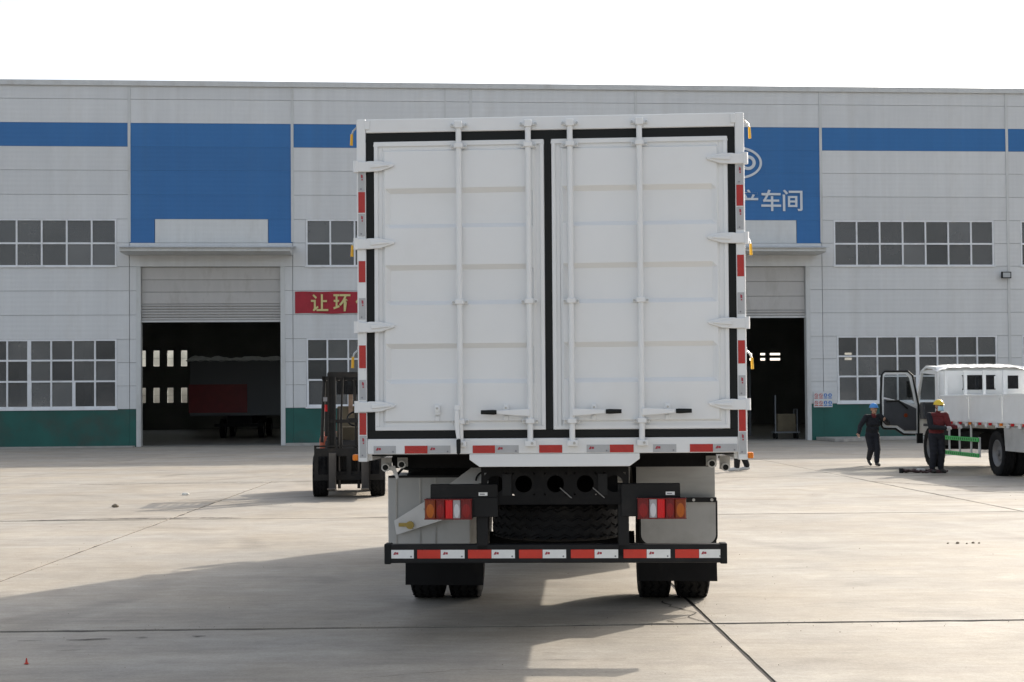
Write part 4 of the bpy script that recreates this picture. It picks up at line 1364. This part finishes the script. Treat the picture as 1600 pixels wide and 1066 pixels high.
# crumpled protective film on the roof
r2 = random.Random(5)
mb = MB()
nx, ny = 34, 12
vs = []
for j in range(ny + 1):
    for i in range(nx + 1):
        x = .0 + 2.18 * i / nx
        y = cy0 - .04 + 1.2 * j / ny
        t = (y - cy0) / 1.2
        z = 2.36 + .13 * math.sin(math.pi * min(1, max(0, t + .15)) * .8) - .10 * (abs(x - 1.09) / 1.09) ** 6 + r2.uniform(-.006, .012)
        vs.append((x, y + r2.uniform(-.01, .01), z))
mb.add(vs, [(j * (nx + 1) + i, j * (nx + 1) + i + 1, (j + 1) * (nx + 1) + i + 1, (j + 1) * (nx + 1) + i) for j in range(ny) for i in range(nx)])
mb.build('roof_film', 'wrap', cab)
B(.05, 2.10, cy0 + .05, cy0 + 1.25, .98, 1.04).build('cab_floor', 'door_trim', cab)
MB().box(.05, 2.1, cy0 + 1.70, cy0 + 1.78, .74, 1.55).build('front_panel', 'cab_white', cab)
MB().hexa([(.1, cy0 + 1.74, 1.56), (2.1, cy0 + 1.74, 1.56), (2.1, cy0 + 1.72, 1.55), (.1, cy0 + 1.72, 1.55), (.1, cy0 + 1.31, 2.36), (2.1, cy0 + 1.31, 2.36), (2.1, cy0 + 1.29, 2.35), (.1, cy0 + 1.29, 2.35)]).build('windscreen', 'glass_clear', cab)
MB().box(.25, .75, cy0 + .15, cy0 + .65, 1.04, 1.40).prism([(cy0 + .12, 1.40), (cy0 + .26, 1.40), (cy0 + .16, 2.0), (cy0 + .08, 2.0)], 'yz', .27, .73).build('seat', 'seat', cab, bevel=0.03)
MB().box(.1, 2.05, cy0 + 1.35, cy0 + 1.70, 1.15, 1.58).build('dashboard', 'door_trim', cab, bevel=0.03)
# left side pillars round the door hole
MB().prism([(cy0, .78), (cy0 + .22, .78), (cy0 + .22, 2.2), (cy0 + .16, 2.34), (cy0, 2.28)], 'yz', .02, .07).build('rear_pillar', 'cab_white', cab)
MB().prism([(cy0 + 1.68, .74), (cy0 + 1.8, .74), (cy0 + 1.75, 1.55), (cy0 + 1.32, 2.36), (cy0 + 1.22, 2.36), (cy0 + 1.64, 1.55)], 'yz', .02, .07).build('front_pillar', 'cab_white', cab)
MB().prism([(cy0 + .22, 2.24), (cy0 + 1.25, 2.3), (cy0 + 1.28, 2.36), (cy0 + .16, 2.36)], 'yz', .02, .07).build('door_head', 'cab_white', cab)
# open door, hinged at the front pillar, seen from its inner side
dz = [(-1.05, .98), (-.98, .90), (-.62, .90), (-.42, .78), (-.02, .78), (-.02, 1.55), (-.18, 2.22), (-.30, 2.34), (-.92, 2.34), (-1.0, 2.28), (-1.05, 1.3)]
hole = [(-.97, 1.60), (-.14, 1.42), (-.27, 2.20), (-.36, 2.26), (-.88, 2.26), (-.95, 2.2)]
door_mb = MB()
# door skin below the window
door_mb.prism([(-1.05, 1.0), (-.98, .93), (-.66, .92), (-.44, .78), (-.03, .78), (-.03, 1.50), (-1.03, 1.72)], 'xz', 0.03, 0.07)
door_mb.prism([(-1.03, 1.72), (-.97, 1.70), (-.95, 2.24), (-.90, 2.27), (-.34, 2.27), (-.25, 2.19), (-.10, 1.52), (-.03, 1.50), (-.17, 2.24), (-.30, 2.34), (-.93, 2.34), (-1.01, 2.27)], 'xz', 0.03, 0.07)
dro = door_mb.build('cab_door', 'cab_white', lt)
dro.location = (.02, cy0 + 1.42, 0)
dro.rotation_euler = (0, 0, R(12))
MB().prism([(-.97, 1.05), (-.92, 1.01), (-.62, 1.0), (-.42, .87), (-.10, .87), (-.10, 1.42), (-.55, 1.62), (-.97, 1.66)], 'xz', -0.015, 0.028).build('door_lining', 'door_trim', dro, bevel=0.015)
MB().tube([(-.92, -.03, 1.60), (-.6, -.045, 1.62), (-.35, -.03, 1.42)], .022).build('armrest', 'rubber', dro, smooth=True)
MB().cyl((-.40, -.03, 1.25), (-.40, -.012, 1.25), .05, n=14).build('door_reflector', 'amber', dro)
sl = [(-1.045, 1.0), (-.98, .925), (-.66, .915), (-.44, .775), (-.03, .775), (-.02, 1.50), (-.17, 2.24), (-.30, 2.35), (-.93, 2.35), (-1.015, 2.27), (-1.05, 1.72), (-1.045, 1.0)]
MB().tube([(a, 0.025, b) for a, b in sl], .028, 6).build('door_seal', 'rubber', dro)
MB().prism([(-.97, 1.70), (-.10, 1.51), (-.25, 2.2), (-.34, 2.27), (-.9, 2.27), (-.95, 2.24)], 'xz', .045, .052).build('door_glass', 'glass_clear', dro)
MB().box(-.28, -.14, .10, .14, 1.70, 2.1).tube([(-.1, .08, 2.2), (-.2, .12, 2.14), (-.2, .12, 1.66), (-.08, .08, 1.6)], .012).build('mirror', 'rubber', dro)
MB().box(-.10, .05, -.05, .0, .55, .80).build('step', 'rubber', dro)
# side guard: two bright rails on white posts
gdo = B(-.012, .022, .80, .87, .36, .80).build('side_guard', 'plate_light', lt)
for y in (1.35, 2.1, 2.8, 3.4):
    B(-.01, .02, y - .025, y + .025, .36, 1.08).build('guard_post', 'plate_light', gdo)
for z in (.40, .745):
    r_ = MB().box(-.055, -.02, .78, 3.55, z - .045, z + .045).build('guard_rail', 'lime', gdo, bevel=0.004)
    for i in range(20):
        y = .87 + i * .138
        MB().prism([(y, z - .025), (y + .05, z - .025), (y + .07, z + .025), (y + .02, z + .025)], 'yz', -.0575, -.0552).build('guard_slot', 'lime_dark', r_)
# mudguards, tank
MB().prism([(-.75, .55), (-.62, .55), (-.55, 1.02), (-.62, 1.06), (-1.6, 1.06), (-1.6, .55)], 'yz', .02, .5).build('side_locker', 'plate', lt, bevel=0.01)
MB().cyl((.35, 1.4, .70), (.35, 2.7, .70), .2, n=20).build('air_tank', 'black_matt', lt, smooth=True)
MB().box(.1, .6, 3.0, 3.5, .55, .95).build('battery_box', 'black', lt)

# ------------------------------------------------------------------ people
def capsule(mb, p0, p1, r0, r1, n=10):
    p0, p1 = Vector(p0), Vector(p1)
    mb.ell(p0, (r0, r0, r0), 10, 7)
    mb.ell(p1, (r1, r1, r1), 10, 7)
    if (p1 - p0).length > 1e-4:
        mb.cyl(p0, p1, r0, r1, n)

def hand_segs(w, d, side, mname, curl=0.35):
    """palm, four unequal fingers with a knuckle bend and a thumb, from wrist w along d"""
    w, d = Vector(w), Vector(d).normalized()
    up = Vector((0, -1, 0)) if abs(d.y) < .8 else Vector((0, 0, 1))
    a = d.cross(up).normalized()          # across the palm
    nrm = a.cross(d).normalized()
    out = []
    pc = w + d * .07
    out.append((w, pc, .026, .030, mname))
    out.append((w + a * .015, pc + a * .024, .02, .020, mname))
    out.append((w - a * .015, pc - a * .024, .02, .020, mname))
    for k, ln in enumerate((.062, .072, .068, .052)):
        b = pc + a * (.033 - .022 * k) + d * .012
        m_ = b + d * ln * .5 + nrm * ln * curl * .4
        e = m_ + d * ln * .45 + nrm * ln * curl * .9
        out.append((b, m_, .0105, .0095, mname))
        out.append((m_, e, .0095, .008, mname))
    tb_ = w + d * .03 + a * .03 * side
    t1 = tb_ + a * .03 * side + d * .03
    out.append((tb_, t1, .013, .011, mname))
    out.append((t1, t1 + d * .03 + a * .006 * side + nrm * .01, .011, .009, mname))
    return out

def person(name, label, loc, rz, J, mats, helmet=None, mask=False, scale=1.0, group=None):
    """J: joint dict; mats: names for jacket, sleeve_r, sleeve_l, trousers, shoe, hand, collar"""
    t = thing(name, label, 'person', loc, rz, group)
    S = []
    V = lambda k: Vector(J[k])
    jm = mats['jacket']
    pel, chest, neck, head = V('pelvis'), V('chest'), V('neck'), V('head')
    ax = (V('shR') - V('shL')).normalized()
    S += [(pel + ax * .06, pel - ax * .06, .125, .125, mats['trousers']),
          (pel + Vector((0, 0, .10)) + ax * .055, pel + Vector((0, 0, .10)) - ax * .055, .125, .125, jm),
          (pel + (chest - pel) * .5 + ax * .06, pel + (chest - pel) * .5 - ax * .06, .122, .122, jm),
          (chest + ax * .075, chest - ax * .075, .128, .128, jm),
          (chest + Vector((0, 0, .1)) + ax * .09, chest + Vector((0, 0, .1)) - ax * .09, .095, .095, jm),
          (V('shR') - ax * .03, V('shL') + ax * .03, .068, .068, jm),
          (neck - Vector((0, 0, .05)), neck + Vector((0, 0, .0)), .075, .058, mats.get('collar', jm)),
          (neck, head - Vector((0, 0, .06)), .052, .05, 'skin')]
    fw = Vector(J.get('face', (0, -1, 0))).normalized()
    sd_ = fw.cross(Vector((0, 0, 1))).normalized()
    S += [(head + Vector((0, 0, .03)), head + Vector((0, 0, .03)) + fw * .01, .092, .088, 'skin'),
          (head - Vector((0, 0, .05)) + fw * .02, head - Vector((0, 0, .075)) + fw * .035, .066, .05, 'skin'),
          (head + fw * .095 + Vector((0, 0, .015)), head + fw * .108 - Vector((0, 0, .018)), .011, .016, 'skin'),
          (head + sd_ * .09, head + sd_ * .095 - Vector((0, 0, .03)), .017, .013, 'skin'),
          (head - sd_ * .09, head - sd_ * .095 - Vector((0, 0, .03)), .017, .013, 'skin'),
          (head - fw * .05 + Vector((0, 0, .0)), head - fw * .055 - Vector((0, 0, .04)), .062, .045, 'hair')]
    for s in 'RL':
        sl = mats['sleeve' + s]
        S += [(V('sh' + s), V('el' + s), .078, .066, sl), (V('el' + s), V('wr' + s), .066, .050, sl)]
        S += hand_segs(V('wr' + s), V('wr' + s) - V('el' + s) if 'hd' + s not in J else Vector(J['hd' + s]), 1 if s == 'R' else -1, mats['hand'])
        S += [(V('hip' + s), V('kn' + s), .112, .09, mats['trousers']), (V('kn' + s), V('an' + s) + Vector((0, 0, .045)), .09, .07, mats['trousers'])]
        an, toe = V('an' + s), V('toe' + s)
        S += [(an - Vector((0, 0, .03)), toe + Vector((0, 0, .0)), .047, .042, mats['shoe']), (an - Vector((0, 0, .04)), an - Vector((0, 0, .04)) - (toe - an).normalized() * .05, .042, .036, mats['shoe'])]
    mb = MB()
    for (a, b, r0, r1, m_) in S:
        capsule(mb, a, b, r0, r1)
    me = bpy.data.meshes.new('body_raw')
    me.from_pydata(mb.v, [], mb.f)
    tmp = bpy.data.objects.new('body_raw', me)
    COL.objects.link(tmp)
    rm = tmp.modifiers.new('r', 'REMESH')
    rm.mode = 'VOXEL'
    rm.voxel_size = 0.0085
    sm = tmp.modifiers.new('s', 'SMOOTH')
    sm.iterations = 3
    sm.factor = 0.5
    dg = bpy.context.evaluated_depsgraph_get()
    bme = bpy.data.meshes.new_from_object(tmp.evaluated_get(dg))
    bpy.data.objects.remove(tmp)
    # floor the soles
    names = []
    for q in S:
        if q[4] not in names:
            names.append(q[4])
    bme.materials.clear()
    for n_ in names:
        bme.materials.append(M[n_])
    C = np.empty(len(bme.polygons) * 3)
    bme.polygons.foreach_get('center', C)
    C = C.reshape(-1, 3)
    best = np.full(len(C), 1e9)
    idx = np.zeros(len(C), int)
    for (a, b, r0, r1, m_) in S:
        a, b = np.array(a), np.array(b)
        d = b - a
        tt = np.clip(((C - a) @ d) / max(d @ d, 1e-9), 0, 1)
        dist = np.linalg.norm(C - (a + tt[:, None] * d), axis=1) - (r0 + (r1 - r0) * tt)
        m2 = dist < best
        best[m2] = dist[m2]
        idx[m2] = names.index(m_)
    bme.polygons.foreach_set('material_index', idx.astype(np.int32))
    # cloth folds
    vz = np.empty(len(bme.vertices) * 3)
    bme.vertices.foreach_get('co', vz)
    vz = vz.reshape(-1, 3)
    low = (vz[:, 2] < 1.25) & (vz[:, 2] > .12)
    f = .006 * np.sin(vz[:, 2] * 55 + vz[:, 0] * 30) * np.sin(vz[:, 0] * 40 + vz[:, 1] * 25)
    vz[low, 1] += f[low]
    vz[:, 2] = np.maximum(vz[:, 2], 0.002)
    bme.vertices.foreach_set('co', vz.reshape(-1))
    bme.shade_smooth()
    bo = link('body', bme, t)
    for s in (-1, 1):
        e = head + fw * .088 + sd_ * .034 * s + Vector((0, 0, .022))
        MB().ell(e, (.013, .009, .009), 8, 6).build('eye', 'eye', t, smooth=True)
    MB().ell(head + fw * .088 - Vector((0, 0, .052)), (.024, .012, .008), 10, 6).build('mouth', 'maroon', t) if not mask else None
    if mask:
        prof = []
        vs, fs = [], []
        for j in range(5):
            for i in range(9):
                th = (i - 4) / 4 * 1.15
                z = .012 - j * .028
                rr = .106 + .014 * math.cos(th * 1.3) * (1 - abs(j - 2) / 3)
                vs.append(head + fw * (rr * math.cos(th) + .01) + sd_ * (.098 * math.sin(th)) + Vector((0, 0, z)))
        fs = [(j * 9 + i, j * 9 + i + 1, (j + 1) * 9 + i + 1, (j + 1) * 9 + i) for j in range(4) for i in range(8)]
        o = MB().add(vs, fs).build('face_mask', 'mask', t, smooth=True)
        so_ = o.modifiers.new('thick', 'SOLIDIFY')
        so_.thickness = 0.004
    if helmet:
        c = head + Vector((0, 0, .055)) - fw * .005
        vs, fs = [], []
        n = 24
        for k in range(7):
            ph = math.pi / 2 * k / 6
            for i in range(n):
                th = 2 * math.pi * i / n
                d = fw * math.cos(th) * .128 + sd_ * math.sin(th) * .112
                vs.append(c + d * math.cos(ph) + Vector((0, 0, .115 * math.sin(ph))))
        for k in range(6):
            for i in range(n):
                fs.append((k * n + i, k * n + (i + 1) % n, (k + 1) * n + (i + 1) % n, (k + 1) * n + i))
        o0 = len(vs)
        for i in range(n):
            th = 2 * math.pi * i / n
            ex = 1.10 + .22 * max(0, math.cos(th)) ** 2
            d = fw * math.cos(th) * .128 * ex + sd_ * math.sin(th) * .112 * 1.1
            vs.append(c + d - Vector((0, 0, .012)))
        for i in range(n):
            fs.append((i, o0 + i, o0 + (i + 1) % n, (i + 1) % n))
        o = MB().add(vs, fs).build('helmet', helmet, t, smooth=True)
        so_ = o.modifiers.new('thick', 'SOLIDIFY')
        so_.thickness = 0.004
    t.scale = (scale,) * 3
    return t

# blue helmet: walking towards the camera, one arm out to the open door
J1 = dict(pelvis=(0, 0, .86), chest=(.02, -.03, 1.16), neck=(.02, -.06, 1.42), head=(.02, -.09, 1.55), face=(.25, -1, 0),
          shR=(-.18, -.02, 1.34), shL=(.21, -.06, 1.36), elR=(-.33, .02, 1.09), wrR=(-.42, -.08, .90), elL=(.40, -.14, 1.17), wrL=(.22, -.34, 1.27),
          hipR=(-.09, 0, .84), hipL=(.09, -.02, .84), knR=(-.06, -.06, .47), anR=(.0, .22, .155), toeR=(-.01, .09, .046), knL=(.09, -.12, .46), anL=(.06, -.14, .09), toeL=(.05, -.31, .045))
person('person', 'person in dark workwear and blue helmet walking beside the open cab door', (8.93, 33.4, 0), R(10), J1,
       dict(jacket='navy', sleeveR='navy', sleeveL='navy', trousers='navy2', shoe='shoe_black', hand='skin', collar='maroon'), helmet='helmet_blue', scale=.91)
# yellow helmet: standing side on, hands together in front
J2 = dict(pelvis=(0, .01, .90), chest=(.0, -.02, 1.20), neck=(.02, -.04, 1.46), head=(.04, -.06, 1.59), face=(.35, -1, -.05),
          shR=(-.18, -.0, 1.38), shL=(.18, -.10, 1.38), elR=(-.20, -.12, 1.10), wrR=(.06, -.32, 1.08), elL=(.24, -.16, 1.12), wrL=(.34, -.30, 1.10), hdR=(.9, -.3, 0), hdL=(.7, -.5, 0),
          hipR=(-.09, .02, .88), hipL=(.09, .0, .88), knR=(-.09, -.02, .48), anR=(-.10, .04, .09), toeR=(-.12, -.12, .045), knL=(.10, -.04, .48), anL=(.10, .02, .09), toeL=(.13, -.14, .045))
person('person', 'person in maroon jacket, yellow helmet and pale blue face mask beside the white lorry', (9.43, 29.9, 0), R(8), J2,
       dict(jacket='maroon', sleeveR='navy', sleeveL='maroon', trousers='navy2', shoe='shoe_black', hand='glove', collar='maroon'), helmet='helmet_yellow', mask=True, scale=.93)
# third person hidden behind the box truck except for trousers and shoes
J3 = dict(pelvis=(0, 0, .92), chest=(0, .01, 1.22), neck=(0, -.02, 1.48), head=(0, -.04, 1.62), face=(-1, -.3, 0),
          shR=(-.02, .19, 1.40), shL=(-.02, -.19, 1.40), elR=(.06, .24, 1.12), wrR=(-.04, .25, .90), elL=(.02, -.25, 1.12), wrL=(-.14, -.25, .92),
          hipR=(0, .09, .90), hipL=(0, -.09, .90), knR=(.02, .09, .48), anR=(.14, .09, .10), toeR=(-.03, .09, .045), knL=(-.10, -.09, .48), anL=(-.12, -.09, .09), toeL=(-.30, -.10, .045))
person('person', 'person in black trousers and white shoes, only the feet showing below the box truck', (5.32, 31.3, 0), 0, J3,
       dict(jacket='black_cloth', sleeveR='black_cloth', sleeveL='black_cloth', trousers='black_cloth', shoe='shoe_white', hand='skin', collar='grey_cloth'), scale=1.0)

# ------------------------------------------------------------------ things inside the hall
hv = thing('parked_truck', 'dim red and grey truck with a wrapped top inside the left doorway', 'truck', bw(-12.9, 12.0), BLD_RZ)
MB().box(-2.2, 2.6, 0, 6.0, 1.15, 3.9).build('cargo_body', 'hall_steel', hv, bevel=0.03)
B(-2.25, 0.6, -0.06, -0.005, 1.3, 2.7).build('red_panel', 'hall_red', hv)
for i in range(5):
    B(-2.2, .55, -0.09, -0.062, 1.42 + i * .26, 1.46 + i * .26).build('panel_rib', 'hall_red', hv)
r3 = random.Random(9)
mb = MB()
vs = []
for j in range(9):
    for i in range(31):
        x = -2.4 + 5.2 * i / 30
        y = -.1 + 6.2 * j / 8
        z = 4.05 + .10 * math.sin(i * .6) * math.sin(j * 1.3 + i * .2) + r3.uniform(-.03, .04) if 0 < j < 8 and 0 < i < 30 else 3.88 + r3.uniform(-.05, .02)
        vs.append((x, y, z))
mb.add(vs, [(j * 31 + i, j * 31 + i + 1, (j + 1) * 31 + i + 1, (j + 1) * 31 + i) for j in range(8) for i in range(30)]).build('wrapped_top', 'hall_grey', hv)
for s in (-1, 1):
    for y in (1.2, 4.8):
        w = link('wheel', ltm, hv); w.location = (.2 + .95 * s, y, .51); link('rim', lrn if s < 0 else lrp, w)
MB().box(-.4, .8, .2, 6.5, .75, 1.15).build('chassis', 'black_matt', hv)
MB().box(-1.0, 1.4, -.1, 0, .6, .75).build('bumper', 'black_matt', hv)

sf = thing('storage_rack', 'dark steel rack of upright bars inside the right doorway', 'rack', bw(9.3, 7.0), BLD_RZ)
for x in (-2.4, 0, 2.4):
    B(x - .05, x + .05, -.05, .05, .03, 3.3).build('upright', 'hall_steel', sf)
for z in (.3, 1.6, 3.2):
    B(-2.4, 2.4, .051, .12, z, z + .08).build('beam', 'hall_steel', sf)
for i in range(26):
    x = -2.3 + i * .18
    B(x, x + .07, .13, .17, .2, 2.6 + .5 * math.sin(i * 1.7)).build('bar', 'wood', sf)
tr_ = thing('trolley', 'dark wheeled trolley with an upright handle inside the right doorway edge', 'trolley', bw(11.9, 1.6), BLD_RZ)
B(-.55, .55, -.3, .3, .28, .34).build('deck', 'hall_steel', tr_)
MB().tube([(-.5, -.25, .34), (-.5, -.25, 1.9)], .03).build('upright', 'hall_steel', tr_)
MB().tube([(.45, -.25, .34), (.45, -.25, 1.3), (.45, .25, 1.3), (.45, .25, .34)], .02).build('handle', 'hall_steel', tr_)
B(-.4, .4, -.2, .2, .345, 1.1).build('load_crate', 'khaki', tr_, bevel=0.02)
for x in (-.45, .45):
    for y in (-.22, .22):
        MB().cyl((x - .03, y, .155), (x + .03, y, .155), .125, n=16).build('wheel', 'rubber', tr_)

# ------------------------------------------------------------------ small things on the ground
def rock(name, label, cat, loc, r, m, seed, group=None):
    q = random.Random(seed)
    mb = MB().ell((0, 0, 0), r, 9, 6)
    mb.v = [(x * q.uniform(.8, 1.15), y * q.uniform(.8, 1.15), max(z * q.uniform(.8, 1.15), -r[2] * .6)) for x, y, z in mb.v]
    me = mb.mesh(name, m)
    o = link(name, me)
    o.location = (loc[0], loc[1], r[2] * .6)
    tag(o, label, cat, group)
    return o
rock('stone', 'brown lump of stone on the sunlit concrete left of the forklift', 'stone', (-6.37, 21.56), (.06, .05, .035), 'stone', 1)
rock('litter', 'scrap of white paper on the far left concrete', 'litter', (-5.93, 24.39), (.08, .05, .03), 'paper', 2)
for i, (x, y, s_) in enumerate(((4.87, 15.1, .02), (4.98, 15.1, .03), (5.07, 15.06, .018), (5.16, 15.12, .028), (5.22, 15.1, .02))):
    rock('pebble', ('leftmost', 'second from left', 'middle', 'second from right', 'rightmost')[i] + ' of five tiny dark pebbles in a row on the sunlit concrete', 'pebble', (x, y), (s_ * .7, s_ * .6, s_ * .45), 'stone', 20 + i, 'pebbles on the sunlit concrete')
rc = MB().cyl((0, 0, 0), (0, 0, .036), .010, .003, n=10).box(-.012, .012, -.012, .012, 0, .004).build('red_cap', 'scrap')
rc.location = (-3.05, 8.44, 0.002)
tag(rc, 'tiny red cone shaped cap on the concrete in the lower left corner', 'cap')
tl = thing('air_tools', 'dark red hoses and tools lying on the ground before the lorry', 'tools', (9.08, 30.0, 0))
q = random.Random(4)
for k in range(3):
    pts = []
    for i in range(40):
        t = i / 39
        pts.append((-.42 + .95 * t + .04 * math.sin(t * 20 + k), .12 * math.sin(t * 9 + k * 2) + .05 * math.cos(t * 23), .03 + .02 * k + .012 * math.sin(i * 1.3)))
    MB().tube(pts, .022, 6).build('hose', 'hose', tl, smooth=True)
MB().box(-.46, -.38, -.05, .05, .0, .11).cyl((-.42, 0, .08), (-.28, .02, .06), .03).build('impact_wrench', 'black', tl, bevel=0.01)
MB().box(-.08, .10, -.10, .06, .05, .10).build('rag', 'glove', tl, bevel=0.03)
MB().box(.25, .55, -.12, .08, .0, .07).build('tool_tray', 'hose', tl, bevel=0.01)

# loose grit on the concrete, too fine to count
q = random.Random(11)
gm = MB()
for i in range(480):
    if i % 3 == 0:
        x, y = q.uniform(-4.5, 4.5), 9.76 + q.gauss(0, .12)
    elif i % 3 == 1:
        y = q.uniform(7.6, 20)
        x = (1.44 if q.random() < .5 else -4.7) - .023 * (y - 9.7) + q.gauss(0, .1)
    else:
        y = q.uniform(7.6, 24)
        x = q.uniform(-.42, .42) * y
    r = q.uniform(.0015, .005) * (1 + .05 * max(0, y - 9))
    a = q.uniform(0, 6.28)
    gm.add([(x + r * math.cos(a), y + r * math.sin(a), 0), (x + r * math.cos(a + 2), y + r * math.sin(a + 2), 0), (x + r * math.cos(a + 4), y + r * math.sin(a + 4), 0), (x, y, r * 1.1)],
           [(0, 1, 3), (1, 2, 3), (2, 0, 3), (0, 2, 1)])
go = gm.build('grit', 'stone')
tag(go, 'fine loose grit scattered on the concrete yard', 'grit', kind='stuff')
